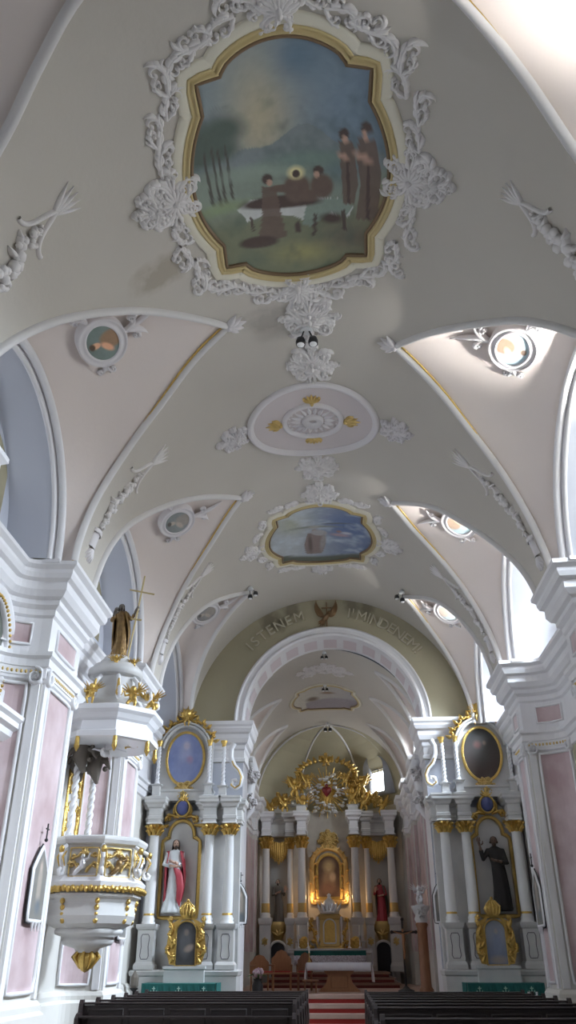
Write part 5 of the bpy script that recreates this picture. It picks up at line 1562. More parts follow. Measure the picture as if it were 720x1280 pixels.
# ================================================================== PULPIT
PXC, PYC = -4.50, 15.75
pu = thing('pulpit', (PXC, PYC, 1.6), 'richly gilded white pulpit with a canopy, hanging between the left pilasters', 'pulpit')
def octo(mb, prof, n=8, rot=PI / 8, c=None, smooth=False):
    c = c or (PXC, PYC, 0)
    rows = []
    for r, z in prof:
        rows.append([(c[0] + r * cos(rot + 2 * PI * k / n), c[1] + r * sin(rot + 2 * PI * k / n), z) for k in range(n)])
    mb.grid(rows, cv=True, smooth=smooth)
    mb.add(rows[0], [tuple(range(n - 1, -1, -1))], False); mb.add(rows[-1], [tuple(range(n))], False)
RB = .93
mb = MB(); octo(mb, [(.78, 2.72), (.80, 2.9), (.82, 3.42)]); mb.build('basket', 'shell', pu)
mb = MB(); octo(mb, [(.80, 3.40), (.90, 3.44), (.93, 3.50), (.93, 3.54), (.88, 3.57), (.80, 3.58), (.80, 3.57)]); rim = mb.build('basket_rim', 'shell', pu)
mb = MB(); octo(mb, [(.80, 2.70), (.92, 2.74), (.95, 2.82), (.88, 2.88), (.80, 2.95)]); mb.build('lower_moulding', 'silverw', pu)
mb = MB()
for k in range(8):
    a0, a1 = PI / 8 + 2 * PI * k / 8, PI / 8 + 2 * PI * (k + 1) / 8
    for j in range(9):
        t = j / 9
        mb.ball((PXC + .93 * (cos(a0) * (1 - t) + cos(a1) * t), PYC + .93 * (sin(a0) * (1 - t) + sin(a1) * t), 2.70 + .012 * (j % 2)), (.05, .05, .055), 7, 5)
mb.build('gilded_bead_band', 'gold', pu)
mb = MB(); octo(mb, [(.88, 2.64), (.88, 2.60), (.80, 2.56), (.78, 2.5), (.80, 2.3), (.74, 2.18), (.62, 2.12), (.58, 2.1)], smooth=False); mb.build('bowl', 'shell', pu)
mb = MB(); mb.lathe((PXC, PYC, 0), [(.56, 2.12), (.60, 2.08), (.58, 2.02), (.44, 1.98), (.46, 1.93), (.42, 1.86), (.28, 1.82), (.22, 1.80), (.18, 1.74)], 20); mb.build('lower_bowl', 'shell', pu)
mb = MB(); mb.lathe((PXC, PYC, 0), [(.12, 1.78), (.17, 1.74), (.20, 1.66), (.15, 1.55), (.07, 1.47), (.01, 1.44)], 12)
for k in range(8):
    a = 2 * PI * k / 8; mb.tube([(PXC + .14 * cos(a), PYC + .14 * sin(a), 1.78), (PXC + .23 * cos(a), PYC + .23 * sin(a), 1.68), (PXC + .1 * cos(a), PYC + .1 * sin(a), 1.5)], [.03, .04, .015], 6)
mb.build('gilded_pendant', 'gold', pu)
def facetW(k, r, z, tilt=0.):
    a = 2 * PI * k / 8 + PI / 4
    N = Vector((cos(a), sin(a), 0)); U = Vector((-sin(a), cos(a), 0))
    ap = r * cos(PI / 8)
    return flat((PXC + ap * N.x, PYC + ap * N.y, z), U, (0, 0, 1), N)
for k in range(8):
    a = 2 * PI * k / 8 + PI / 4
    if cos(a) < -.5: continue           # turned to the wall
    Wf = facetW(k, .83, 3.15)
    mb = MB()
    ring(mb, Wf, densify([(-.24, -.24), (.24, -.24), (.24, .2), (-.24, .2)], d=.1), [(0, 0), (.0, .03), (.02, .03), (.03, 0)])
    for sd in (1, -1):
        scroll(mb, Wf, (sd * .05, -.18), PI / 2 - sd * .7, .36, -sd, .025, .06, r_, 5); scroll(mb, Wf, (sd * .05, .14), -PI / 2 + sd * .9, .26, sd, .022, .05, r_, 4)
    shell(mb, Wf, (0, .1), PI / 2, .13, .03, .05, 5, 2)
    mb.build('gilded_relief', 'goldm', pu)
    mb = MB()
    p = Wf(0, -.05, .06); mb.ball(p, (.06, .06, .09), 8, 6); mb.ball(Wf(0, .07, .07), .038, 8, 6); mb.tube([Wf(-.02, -.1, .06), Wf(-.1, -.18, .08), Wf(-.14, -.22, .05)], [.05, .04, .03], 6); mb.tube([Wf(.03, 0, .07), Wf(.11, .03, .1), Wf(.12, .12, .09)], [.03, .022, .015], 6)
    mb.build('seated_figure', 'silver' if k % 2 else 'goldd', pu)
for k in range(8):
    a = PI / 8 + 2 * PI * k / 8
    if cos(a) < -.6: continue
    N = Vector((cos(a), sin(a), 0)); U = Vector((-sin(a), cos(a), 0))
    Wc2 = flat((PXC, PYC, 0), N, (0, 0, 1), U)
    mb = MB()
    pts = [(.86, 3.4), (.94, 3.36), (.98, 3.25), (.95, 3.12), (.88, 3.04), (.90, 2.95), (.98, 2.92), (1.0, 2.99), (.95, 3.02)]
    mb.tube([Wc2(u, v, 0) for u, v in densify(pts, False, .04)], .035, 7)
    cs = mb.build('corner_console', 'silverw', pu)
    mb = MB(); mb.ball(Wc2(.98, 3.33, 0), (.05, .05, .07), 7, 5)
    for s_ in (.06, -.06): mb.tube([Wc2(.92, 3.3, s_), Wc2(1.0, 3.2, s_), Wc2(.93, 3.06, s_)], [.012, .02, .01], 5)
    mb.build('gilding', 'gold', cs)
    mb = MB()
    for q in range(4): mb.ball(Wc2(.80 - .02 * q, 2.52 - .1 * q, 0), (.045, .045, .05), 7, 5); 
    mb.build('gilded_drop', 'gold', pu)
# back panel with spiral columns
mb = MB(); mb.box((-5.36, 16.5, 4.45), (.08, 1.7, 1.75)); mb.build('back_panel', 'shell', pu)
WB = flat((-5.31, 16.5, 4.4), (0, -1, 0), (0, 0, 1), (1, 0, 0))
mb = MB(); ring(mb, WB, densify([(-.42, -.7), (.42, -.7), (.42, .65), (-.42, .65)], d=.1), [(0, 0), (0, .03), (.03, .04), (.05, 0)])
for sd in (1, -1):
    scroll(mb, WB, (sd * .3, -.6), PI / 2 - sd * .2, .8, sd, .03, .05, r_, 6); scroll(mb, WB, (sd * .3, .1), PI / 2 + sd * .2, .6, -sd, .03, .05, r_, 6)
mb.build('gilded_relief', 'gold', pu)
for yy in (15.8, 16.95):
    spiral_column(pu, -5.08, yy, 3.6, 5.15, .07, 'silverw', turns=4)
# canopy
mb = MB(); octo(mb, [(.90, 5.28), (.98, 5.30), (.98, 5.40), (.88, 5.44), (.86, 5.62), (.92, 5.66), (.98, 5.74), (1.05, 5.80), (1.05, 5.88), (.95, 5.92), (.80, 5.94)]); mb.build('canopy_cornice', 'silverw', pu)
mb = MB(); octo(mb, [(.88, 5.33), (.5, 5.40), (.02, 5.44)]); und = mb.build('canopy_underside', 'goldd', pu)
mb = MB()
Wu = flat((PXC, PYC, 5.34), (1, 0, 0), (0, -1, 0), (0, 0, -1))
for k in range(12):
    a = 2 * PI * k / 12; relief(mb, Wu, [(.12 * cos(a), .12 * sin(a)), (.5 * cos(a), .5 * sin(a))], [.03, .01], .03)
for a in (0, PI): cluster(mb, Wu, (.35 * cos(a), 0), a, .35, .05, r_, .025)
mb.build('gilded_glory', 'gold', und)
mb = MB(); mb.ball((PXC, PYC - .2, 5.12), (.09, .16, .07), 8, 6); mb.ball((PXC + .02, PYC - .38, 5.14), .05, 7, 5)
for sd in (1, -1): mb.tube([(PXC, PYC - .2, 5.15), (PXC + sd * .2, PYC - .22, 5.2), (PXC + sd * .4, PYC - .1, 5.16)], [.06, .05, .01], 6, flat=.4)
mb.tube([(PXC, PYC - .2, 5.15), (PXC, PYC - .2, 5.4)], .01, 5); mb.build('hanging_dove', 'silverw', pu)
for k in (0, 5, 6, 7):
    a = PI / 8 + 2 * PI * k / 8
    mb = MB(); p = (PXC + .93 * cos(a), PYC + .93 * sin(a), 5.2)
    mb.tube([(p[0], p[1], 5.3), (p[0], p[1], 5.1), (p[0], p[1], 5.02)], [.04, .05, .01], 6); mb.ball((p[0], p[1], 5.12), .055, 7, 5); mb.build('tassel', 'gold', pu)
mb = MB(); mb.lathe((PXC, PYC, 0), [(.78, 5.92), (.70, 6.0), (.55, 6.15), (.46, 6.4), (.42, 6.62), (.44, 6.64), (.5, 6.68), (.5, 6.76), (.4, 6.8)], 8, smooth=False, rot=PI / 8); mb.build('canopy_dome', 'shell', pu)
mb = MB(); mb.lathe((PXC, PYC, 0), [(.52, 6.66), (.56, 6.70), (.56, 6.80), (.48, 6.86), (.46, 6.9)], 20); mb.build('canopy_ring', 'shell', pu)
mb = MB(); mb.lathe((PXC, PYC, 0), [(.34, 6.88), (.34, 7.0), (.28, 7.04), (.26, 7.1)], 14); mb.build('statue_base', 'shell', pu)
for k in range(8):
    a = PI / 8 + 2 * PI * k / 8
    if cos(a) < -.8: continue
    N = Vector((cos(a), sin(a), 0)); U = Vector((-sin(a), cos(a), 0)); Wc2 = flat((PXC, PYC, 0), N, (0, 0, 1), U)
    mb = MB(); pts = [(.46, 6.6), (.56, 6.5), (.58, 6.3), (.66, 6.15), (.82, 6.08), (.92, 6.14), (.90, 6.24), (.82, 6.24)]
    mb.tube([Wc2(u, v, 0) for u, v in densify(pts, False, .04)], .045, 7); cs = mb.build('canopy_volute', 'silverw', pu)
    mb = MB(); mb.ball(Wc2(.86, 6.16, 0), (.08, .08, .09), 8, 6); mb.tube([Wc2(.6, 6.5, 0), Wc2(.63, 6.3, 0), Wc2(.76, 6.16, 0)], [.02, .04, .02], 6); mb.build('gilding', 'gold', cs)
for k, (dx, dy, dz) in enumerate(((-.45, -.1, 5.05), (-.25, .2, 4.9), (-.6, .25, 4.95))):
    mb = MB(); clouds(mb, (PXC + dx, PYC + dy, dz + .1), (.2, .12, .14), 7); mb.tube([(PXC + dx, PYC + dy, dz + .35), (PXC + dx - .03, PYC + dy - .06, dz), (PXC + dx + .05, PYC + dy - .04, dz - .28)], [.16, .15, .03], 9)
    for sd in (1, -1): mb.tube([(PXC + dx, PYC + dy, dz + .2), (PXC + dx + sd * .2, PYC + dy - .08, dz + .14), (PXC + dx + sd * .3, PYC + dy - .1, dz - .02)], [.08, .06, .02], 7)
    mb.ball((PXC + dx + .02, PYC + dy - .12, dz + .28), .07, 8, 6); mb.build('hanging_figure', 'robebr', pu)
for k, (dx, dy, s_) in enumerate(((-.2, -.86, .8), (.55, -.6, .95), (.82, -.15, .9), (.1, -.45, .6), (.4, -.2, .5))):
    mb = MB(); cherub(mb, (PXC + dx, PYC + dy, 6.25 if k < 3 else 6.98), s_); mb.build('gilded_putto', 'gold', pu)
# figure on the canopy
st = statue('statue', 'gilded robed statue with raised arm on top of the pulpit canopy', PXC + .0, PYC, 7.10, 1.22, .2, 'goldd', [(-1, (-.16, -.05, .66), (-.12, -.14, .74)), (1, (.17, -.04, .70), (.22, -.08, .80))], mantle='goldd', skin='robebr', long_hair=True, beard=True)
cx = thing('processional_cross', (PXC + .30, PYC - .08, 7.0), 'thin double-barred cross held by the statue on the pulpit canopy', 'cross')
mb = MB(); mb.tube([(PXC + .22, PYC - .1, 6.92), (PXC + .42, PYC - .02, 8.95)], .02, 8); mb.build('shaft', 'ochre', cx)
mb = MB(); mb.tube([(PXC + .13, PYC - .06, 8.62), (PXC + .66, PYC - .0, 8.52)], .018, 6); mb.build('upper_bar', 'ochre', cx)
mb = MB(); mb.tube([(PXC + .22, PYC - .08, 7.94), (PXC + .44, PYC - .04, 7.92)], .022, 6); mb.build('lower_bar', 'ochre', cx)

# ================================================================== STATIONS OF THE CROSS
def station(W, label, s=1., wf=1.):
    th = thing('wall_shrine', W(0, 0, 0), label, 'religious picture')
    out = [(-.29, -.52), (.29, -.52), (.29, .14), (0, .46), (-.29, .14)]
    d = densify([(x * s * wf, y * s) for x, y in out], d=.08)
    sc_ = painter(lambda u, v: (.16, .15, .13), [('e', 0, -.05, .09, .3, 0, (.3, .25, .2), .4), ('e', 0, .2, .05, .06, 0, (.4, .3, .24), .4), ('e', .03, -.35, .1, .1, 0, (.1, .12, .14), .5)], 1.2)
    mb = MB(); canvas(mb, W, d, sc_, 14, .035); mb.build('picture', 'paint', th)
    mb = MB(); ring(mb, W, d, [(-.01, 0), (0, .045), (.045, .035), (.05, 0)]); mb.build('white_frame', 'white', th)
    mb = MB(); ring(mb, W, d, [(.05, 0.0), (.052, .02), (.07, .02), (.072, .0)]); mb.build('dark_edge', 'black', th)
    mb = MB()
    mb.tube([W(0, .56 * s, .05), W(0, .82 * s, .05)], .012, 6); mb.tube([W(-.06, .74 * s, .05), W(.06, .74 * s, .05)], .012, 6)
    mb.ball(W(0, .58 * s, .05), .03, 7, 5); mb.build('finial_cross', 'black', th)
    for dx in (-.13 * wf, 0, .13 * wf):
        mb = MB(); mb.tube([W(dx * s, -.56 * s, .05), W(dx * s, -.68 * s, .05)], [.03, .006], 6); mb.build('drop', 'white', th)
for (W_, lb, s) in ((flat((XPL + .05, 13.08, 2.68), (0, 1, 0), (0, 0, 1), (1, 0, 0)), 'gothic-framed picture on the left pilaster nearest the camera', 1.0),
                    (flat((XPL + .05, 18.5, 2.55), (0, 1, 0), (0, 0, 1), (1, 0, 0)), 'gothic-framed picture on the second left pilaster, half behind the pulpit bowl', 1.0),
                    (flat((XPR - .05, 18.55, 2.75), (0, -1, 0), (0, 0, 1), (-1, 0, 0)), 'gothic-framed picture on the right pilaster beside the right side altar', 1.0),
                    (flat((-2.72, 23.66, 2.95), (1, 0, 0), (0, 0, 1), (0, -1, 0)), 'narrow gothic-framed picture left of the chancel opening', .9),
                    (flat((2.58, 23.66, 2.95), (1, 0, 0), (0, 0, 1), (0, -1, 0)), 'narrow gothic-framed picture right of the chancel opening', .9)):
    station(W_, lb, s, .5 if s < 1 else 1.)
# oval gilded frame at the left picture edge (altar of the near bay)
WN = flat((-5.34, 11.35, 5.75), (0, 1, 0), (0, 0, 1), (1, 0, 0))
th = thing('oval_framed_picture', (-5.34, 11.35, 5.75), 'white oval frame with gilded beading, cut by the left edge of the picture', 'picture')
ovf = arc(0, 0, .62, .85, 0, 355, 71)
mb = MB(); canvas(mb, WN, ovf, lambda u, v: (.12, .13, .11), 6, .03); mb.build('canvas', 'paint', th)
mb = MB(); ring(mb, WN, ovf, [(0, 0), (.0, .10), (.03, .12), (.1, .12), (.14, .16), (.2, .16), (.22, 0)]); fr = mb.build('white_frame', 'white', th)
mb = MB()
for k in range(60):
    a = 2 * PI * k / 60; mb.ball(WN(.67 * cos(a), .90 * sin(a), .13), .03, 6, 4)
mb.build('gilded_beading', 'gold', fr)
mb = MB()
block(mb, -5.42, -5.0, 10.9, 12.35, [(-.1, 4.55), (0, 4.62), (.02, 4.7), (.1, 4.74), (.1, 4.82), (.16, 4.86), (.16, 4.92)]) ; mb.build('cornice_shelf', 'white', th)
# painted plant ornament on the olive wall field between right pilasters
th = thing('wall_painting', (XWR - .03, 16.2, 4.2), 'faint painted plant ornament on the yellowish wall between the right pilasters', 'wall painting')
WR = flat((XWR, 16.2, 3.6), (0, -1, 0), (0, 0, 1), (-1, 0, 0))
mb = MB(); mb.add([WR(u, v, .012) for u, v in ((-1.3, -2), (1.3, -2), (1.3, 2), (-1.3, 2))], [(0, 1, 2, 3)], False); mb.build('field', 'olive', th)
mb = MB()
for k in range(7): scroll(mb, WR, (.1 * sin(k), -1.7 + .5 * k), PI / 2 + .6 * (-1) ** k, .6, (-1) ** k, .03, .012, r_, 5)
for k in range(7): scroll(mb, WR, (.8 + .1 * sin(k), -1.7 + .5 * k), PI / 2 + .6 * (-1) ** k, .6, (-1) ** k, .03, .012, r_, 5)
mb.build('plant_scroll', 'ochrep', th) if 0 else mb.build('plant_scroll', 'ochre', th)

# ================================================================== PEWS
def pew(name, x0, x1, y, label, group):
    th = thing(name, ((x0 + x1) / 2, y, 0), label, 'pew', group)
    w_ = x1 - x0; xc = (x0 + x1) / 2
    mb = MB(); mb.box((xc, y, .55), (w_ - .1, .035, .82)); 
    mb.box((xc, y - .01, .985), (w_ - .06, .09, .035), bev=.012); mb.build('backrest', 'pew', th)
    n = max(3, int(w_ / .7))
    for k in range(n):
        mb = MB(); u = x0 + .1 + (w_ - .2) * (k + .5) / n
        Wp = flat((u, y - .018, .70), (1, 0, 0), (0, 0, 1), (0, -1, 0)); q = (w_ - .2) / n / 2 - .06
        ring(mb, Wp, densify([(-q, -.18), (q, -.18), (q, .18), (-q, .18)], d=.3), [(0, 0), (0, .015), (.03, .015), (.04, 0)]); mb.build('panel_moulding', 'pew', th)
    mb = MB(); mb.box((xc, y + .24, .44), (w_ - .1, .40, .035), bev=.01); mb.build('seat', 'pew', th)
    mb = MB(); mb.box((xc, y - .16, .80), (w_ - .1, .22, .02)); mb.build('book_shelf', 'pew', th)
    mb = MB(); mb.box((xc, y - .30, .16), (w_ - .2, .14, .03), bev=.008)
    mb.box((x0 + .2, y - .30, .075), (.04, .12, .15)); mb.box((x1 - .2, y - .30, .075), (.04, .12, .15)); mb.build('kneeler', 'pew', th)
    for x in (x0 + .03, x1 - .03):
        prof = [(-.38, 0), (.50, 0), (.50, .08), (.44, .14), (.44, .50), (.40, .60), (.22, .68), (.10, .80), (.06, .96), (.02, 1.04), (-.06, 1.04), (-.10, .98), (-.12, .86), (-.22, .84), (-.30, .78), (-.30, .70), (-.24, .60), (-.22, .3), (-.34, .14), (-.38, .08)]
        mb = MB(); mb.prism(prof, lambda a, b, x=x: (x - .03, y + a, b), lambda a, b, x=x: (x + .03, y + a, b)); mb.build('pew_end', 'pew', th)
NM = ['nearest', 'second', 'third', 'fourth', 'fifth', 'sixth', 'seventh', 'eighth', 'farthest']
ys = [15.72 + 1.02 * k for k in range(6)]
for k, y in enumerate(ys):
    pew('pew', -4.5 if not (17 < y < 19.4) else -4.48, -.82, y, 'dark wooden pew left of the aisle, %s' % ('nearest row' if k == 0 else ('farthest row' if k == 5 else NM[k] + ' row from the front of the picture')), 'pews left of the aisle')
ys = [11.75] + [14.3 + 1.02 * k for k in range(7)]
for k, y in enumerate(ys):
    pew('pew', .42, 3.86, y, 'dark wooden pew right of the aisle, %s' % ('nearest row at the bottom picture edge' if k == 0 else ('farthest row' if k == 7 else NM[k] + ' row from the front of the picture')), 'pews right of the aisle')
# ================================================================== PRESBYTERY FURNITURE
TX, TY, TZ = -.16, 27.6, .78
t = thing('altar_table', (TX, TY, TZ), 'free-standing wooden altar table with a flared pedestal at the top of the red steps', 'altar table')
mb = MB(); mb.prism([(-.46, 0), (.46, 0), (.42, .06), (.30, .22), (.25, .40), (.25, .46), (.34, .60), (.62, .72), (.62, .76), (-.62, .76), (-.62, .72), (-.34, .60), (-.25, .46), (-.25, .40), (-.30, .22), (-.42, .06)],
   lambda a, b: (TX + a, TY - .25, TZ + b), lambda a, b: (TX + a, TY + .25, TZ + b)); mb.build('pedestal', 'wood2', t)
mb = MB(); mb.box((TX, TY, TZ + .79), (1.85, .85, .05), bev=.01); mb.build('tabletop', 'wood2', t)
mb = MB(); Wq = flat((TX, TY - .25, TZ), (1, 0, 0), (0, 0, 1), (0, -1, 0)); ring(mb, Wq, densify([(-.17, .12), (.17, .12), (.17, .44), (-.17, .44)], d=.2), [(0, 0), (0, .015), (.02, .015), (.02, 0)]); relief(mb, Wq, [(-.15, .62), (.15, .62)], .02, .02); mb.build('carved_panel', 'wood', t)
cl = thing('altar_cloth', (TX, TY, TZ + .82), 'white cloth draped over the free-standing altar table, hanging at both ends', 'altar cloth')
mb = MB(); rows = []
for s_, z in ((-1.0, .30), (-.99, .5), (-.97, .78), (-.95, .825), (0, .83), (.95, .825), (.97, .78), (.99, .5), (1.0, .28)):
    dy = .0 if abs(s_) < .96 else (.83 - z) * .12
    rows.append([(TX + s_ + (.03 * sin(j * 1.4) if z < .6 else 0), TY - .46 - dy * .5 + (.92 + dy) * j / 16, TZ + z) for j in range(17)])
mb.grid(rows, smooth=True); o = mb.build('linen', 'cloth', cl); o.modifiers.new('t', 'SOLIDIFY').thickness = .012
mb = MB(); mb.grid([[(TX - .95 + 1.9 * i / 40, TY - .465 - .008 * sin(i * 1.2), z) for i in range(41)] for z in (TZ + .835, TZ + .72, TZ + .60)]); o = mb.build('front_overhang', 'cloth', cl); o.modifiers.new('t', 'SOLIDIFY').thickness = .012
candle(TX - .88, TY - .2, TZ + .765, .42, 'candle at the left end of the free-standing altar table', 'gold', .05)
for o_ in list(C.objects):
    if o_.parent in (t, cl):
        sx_ = 1.35 if o_.name.startswith(('pedestal', 'carved')) else 1
        for v_ in o_.data.vertices:
            v_.co.z = TZ + (v_.co.z - TZ) * .9; v_.co.x = TX + (v_.co.x - TX) * sx_
def chair(x, y, w_, h, label, rz=0., name='presider_chair', m='wood2'):
    th = thing(name, (x, y, .78), label, 'chair')
    R = Matrix.Translation((x, y, .78)) @ Matrix.Rotation(rz, 4, 'Z')
    def bx(nm, c, d, mm=m):
        mb = MB(); mb.box((0, 0, 0), d, bev=.012); mb.v = [tuple(R @ (Vector(v) + Vector(c))) for v in mb.v]; mb.build(nm, mm, th)
    for sx in (-1, 1):
        for sy in (-1, 1): bx('leg', (sx * (w_ / 2 - .03), sy * .2, .22), (.05, .05, .44))
    bx('seat', (0, 0, .46), (w_, .46, .05)); bx('cushion', (0, 0, .50), (w_ - .08, .40, .05), 'red')
    mb = MB(); hw = w_ / 2
    mb.prism([(-hw, .46), (hw, .46), (hw, h * .82), (hw * .7, h * .9), (hw * .45, h), (0, h * 1.05), (-hw * .45, h), (-hw * .7, h * .9), (-hw, h * .82)], lambda a, b: tuple(R @ Vector((a, .20, b))), lambda a, b: tuple(R @ Vector((a, .25, b)))); mb.build('backrest', m, th)
    for sx in (-1, 1):
        bx('armrest', (sx * hw, -.0, .68), (.05, .42, .04)); bx('arm_post', (sx * hw, -.18, .57), (.04, .04, .20))
chair(-2.5, 28.0, .62, .92, 'light wooden presider chair, leftmost of the three left of the altar table', .5)
chair(-1.95, 28.6, .62, 1.05, 'taller light wooden chair left of the altar table, middle one', .1)
chair(-1.22, 28.4, .46, .98, 'narrow brown wooden chair close to the left end of the altar table', 0, 'altar_chair', 'wood')
th = thing('stool', (-.98, 26.6, .78), 'small dark brown stool in front of the altar table, on the left', 'stool')
mb = MB(); mb.box((-.98, 26.6, 1.08), (.46, .34, .05), bev=.01); mb.build('seat', 'wood', th)
for sx in (-1, 1):
    mb = MB(); mb.prism([(-.15, 0), (.15, 0), (.10, .1), (.12, .3), (-.12, .3), (-.10, .1)], lambda a, b: (-.98 + sx * .16 - .02, 26.6 + a, .78 + b), lambda a, b: (-.98 + sx * .16 + .02, 26.6 + a, .78 + b)); mb.build('leg', 'wood', th)
# crucifix on a stand at the right
CXX, CYY = 1.78, 27.2
th = thing('standing_crucifix', (CXX, CYY, .78), 'dark standing crucifix to the right of the altar steps', 'crucifix')
mb = MB(); mb.lathe((CXX, CYY, .78), [(.24, 0), (.24, .04), (.12, .08), (.05, .14)], 14); mb.build('base', 'black', th)
mb = MB(); mb.box((CXX, CYY, 1.75), (.06, .05, 1.8)); mb.build('post', 'pew', th)
mb = MB(); mb.box((CXX + .03, CYY - .01, 2.32), (.66, .05, .07)); 
for dx in (-.33, .39): mb.ball((CXX + dx, CYY - .01, 2.32), (.05, .03, .05), 8, 6)
mb.ball((CXX, CYY - .01, 2.66), (.05, .03, .05), 8, 6); mb.build('crossbar', 'pew', th)
mb = MB()
mb.tube([(CXX, CYY - .06, 2.28), (CXX + .01, CYY - .08, 2.12), (CXX, CYY - .06, 2.0), (CXX + .01, CYY - .08, 1.8), (CXX, CYY - .05, 1.62)], [.045, .05, .038, .032, .018], 8)
for sd in (1, -1): mb.tube([(CXX, CYY - .06, 2.26), (CXX + sd * .16, CYY - .05, 2.30), (CXX + sd * .28, CYY - .04, 2.34)], [.026, .018, .014], 6)
mb.ball((CXX - .01, CYY - .09, 2.36), (.035, .04, .048), 8, 6); mb.build('corpus', 'wood2', th)
# ambo statue bracket on the right chancel jamb
BX, BY = 2.25, 25.9
th = thing('pulpit_bracket', (BX, BY, 2.9), 'brown wooden column with a carved capital on the right jamb of the chancel', 'column')
mb = MB(); mb.lathe((BX, BY, .78), [(.2, 0), (.2, .1), (.15, .16), (.14, 1.6), (.18, 1.7), (.14, 1.76)], 14); mb.build('shaft', 'wood', th)
mb = MB(); mb.lathe((BX, BY, 2.5), [(.14, 0), (.2, .12), (.16, .2), (.24, .36), (.26, .40), (.26, .46)], 14)
cluster(mb, flat((BX, BY - .22, 2.72), (1, 0, 0), (0, 0, 1), (0, -1, 0)), (0, 0), PI / 2, .2, .05, r_, .02); mb.build('capital', 'shell', th)
th = thing('angel_figure', (BX, BY, 2.98), 'small bright silvered angel figure on the column at the right chancel jamb', 'statue')
mb = MB(); cherub(mb, (BX - .02, BY, 3.42), .95); mb.build('figure', 'silver', th)
mb = MB(); mb.lathe((BX, BY, 2.96), [(.16, 0), (.12, .03), (.06, .06), (.05, .2)], 10); mb.build('foot', 'silver', th)
# flowers and small things beside the steps on the left
th = thing('flower_arrangement', (-2.45, 26.0, .78), 'pale flowers in a dark stand at the left foot of the chancel arch', 'flowers')
mb = MB(); mb.lathe((-2.45, 26.0, .78), [(.14, 0), (.16, .2), (.1, .3), (.12, .36)], 12); mb.build('vase', 'black', th)
mb = MB()
for k in range(30):
    a, q = r_.uniform(0, 6.28), r_.uniform(0, .22); mb.ball((-2.45 + q * cos(a), 26.0 + q * sin(a), 1.25 + r_.uniform(-.08, .14)), r_.uniform(.03, .06), 6, 4)
mb.build('blossoms', 'flower', th)
mb = MB()
for k in range(20):
    a = r_.uniform(0, 6.28); mb.tube([(-2.45, 26, 1.1), (-2.45 + .15 * cos(a), 26 + .15 * sin(a), 1.25), (-2.45 + .32 * cos(a), 26 + .32 * sin(a), 1.2)], [.012, .03, .004], 5, flat=.3)
mb.build('leaves', 'leaf', th)
# red flower stand right
th = thing('side_lamp', (-5.2, 22.3, .0), 'small dark lantern beside the left side altar table', 'lantern')
mb = MB(); mb.lathe((-5.1, 22.25, 0), [(.12, 0), (.12, .04), (.03, .08), (.03, .95), (.1, 1.0), (.1, 1.03)], 10); mb.build('stand', 'black', th)
mb = MB(); mb.lathe((-5.1, 22.25, 1.03), [(.08, 0), (.1, .05), (.1, .22), (.05, .3), (.01, .36)], 8, smooth=False); mb.build('lantern_body', 'robebr', th)
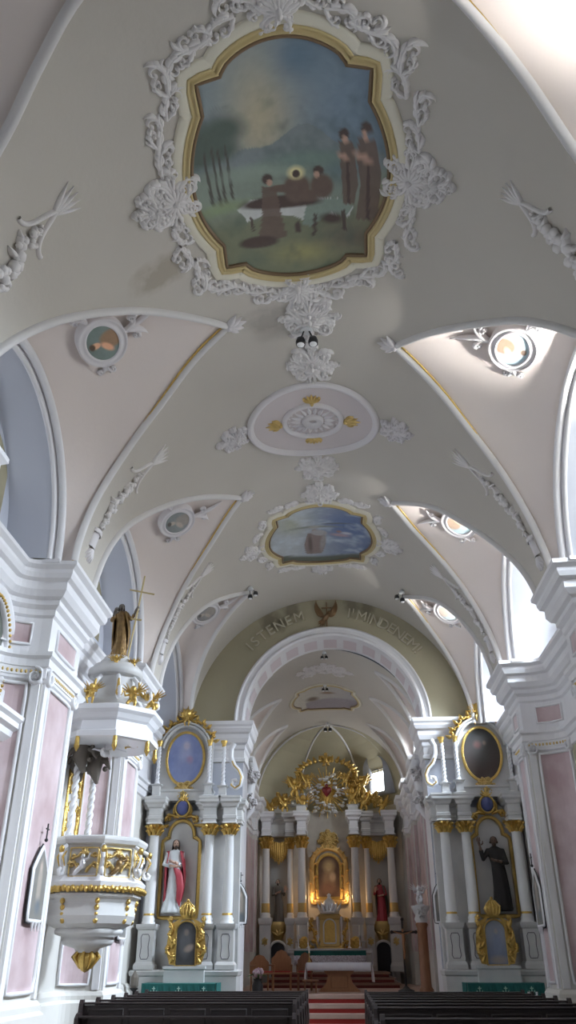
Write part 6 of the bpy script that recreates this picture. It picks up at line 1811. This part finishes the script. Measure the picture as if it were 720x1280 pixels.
# capitals and figures at the chancel-arch back corners
for X_, lb in ((-2.62, 'left'), (2.36, 'right')):
    sd = -1 if X_ < 0 else 1
    WK = flat((X_, 25.6, 6.2), (1, 0, 0), (0, 0, 1), (0, -1, 0))
    th = thing('carved_console', (X_, 25.6, 5.4), 'white carved console with scrolls high on the %s chancel jamb' % lb, 'stucco ornament')
    mb = MB(); mb.tube([WK(sd * .55, .9, 0), WK(sd * .1, .8, 0), WK(-sd * .02, .5, 0), WK(sd * .12, .2, 0), WK(sd * .2, -.2, 0), WK(sd * .1, -.6, 0), WK(sd * .3, -.9, 0)], [.2, .22, .16, .2, .22, .16, .1], 10); mb.build('bracket', 'white', th)
    mb = MB(); cluster(mb, flat((X_ + sd * .05, 25.4, 6.5), (1, 0, 0), (0, 0, 1), (0, -1, 0)), (0, 0), PI / 2, .35, .1, r_, .035); mb.build('scrolls', 'stucco', th); mb = MB(); cluster(mb, flat((X_ + sd * .1, 25.4, 5.9), (1, 0, 0), (0, 0, 1), (0, -1, 0)), (0, 0), -PI / 2, .35, .1, r_, .035); mb.build('scrolls', 'stucco', th)
    mb = MB(); mb.box((X_ + sd * .5, 25.6, 7.05), (1.0, .5, .14), bev=.02); mb.build('cornice', 'white', th)
# ================================================================== LIGHT
def bright(m, s): M[m].node_tree.nodes['Principled BSDF'].inputs['Emission Strength'].default_value = s
bright('pr', 20); bright('pl', 2.2); bright('pc', 34)
def sky_or_fill_light(x, y, z, sx_, sz_, e, dx, dz, col, sp=130):
    l = bpy.data.lights.new('window_daylight_or_fill', 'AREA'); l.shape = 'RECTANGLE'; l.size = sx_; l.size_y = sz_; l.energy = e; l.color = col
    l.spread = rad(sp)
    o = bpy.data.objects.new('window_daylight_or_fill', l); C.objects.link(o); o.location = (x, y, z)
    o.rotation_euler = Vector((dx, 0, dz)).to_track_quat('-Z', 'Y').to_euler()
for q in NR:
    ya, yb = q['n'][0][1], q['f'][0][1]
    sky_or_fill_light(6.2, (ya + yb) / 2, 9.0, 1.5, (yb - ya) * .62, 1350, -1, -.85, (.74, .86, 1.0), 85)
    sky_or_fill_light(6.2, (ya + yb) / 2, 8.1, .8, (yb - ya) * .62, 2600, -1, 1.32, (1.0, .98, .95), 44)  # fill lamp added in the niche, beaming upward to brighten the vault webs
for y_ in (26.0, 29.0):
    l = bpy.data.lights.new('chancel_daylight', 'AREA'); l.shape = 'RECTANGLE'; l.size = 1.0; l.size_y = 1.6; l.energy = 230; l.color = (.86, .93, 1.0); l.spread = rad(110)
    o = bpy.data.objects.new('chancel_daylight', l); C.objects.link(o); o.location = (3.5, y_, 8.1); o.rotation_euler = Vector((-.75, .8, -.6)).to_track_quat('-Z', 'Y').to_euler()
w = bpy.data.worlds.new('world'); bpy.context.scene.world = w; w.use_nodes = True
bg = w.node_tree.nodes['Background']
bg.inputs['Color'].default_value = (.72, .82, 1.0, 1)
bg.inputs['Strength'].default_value = .08
sc = bpy.context.scene
sc.view_settings.view_transform = 'Standard'
sc.view_settings.look = 'None'
sc.view_settings.gamma = 1
sc.view_settings.use_curve_mapping = False
sc.view_settings.exposure = -.7
sc.cycles.max_bounces = 8
sc.cycles.diffuse_bounces = 5
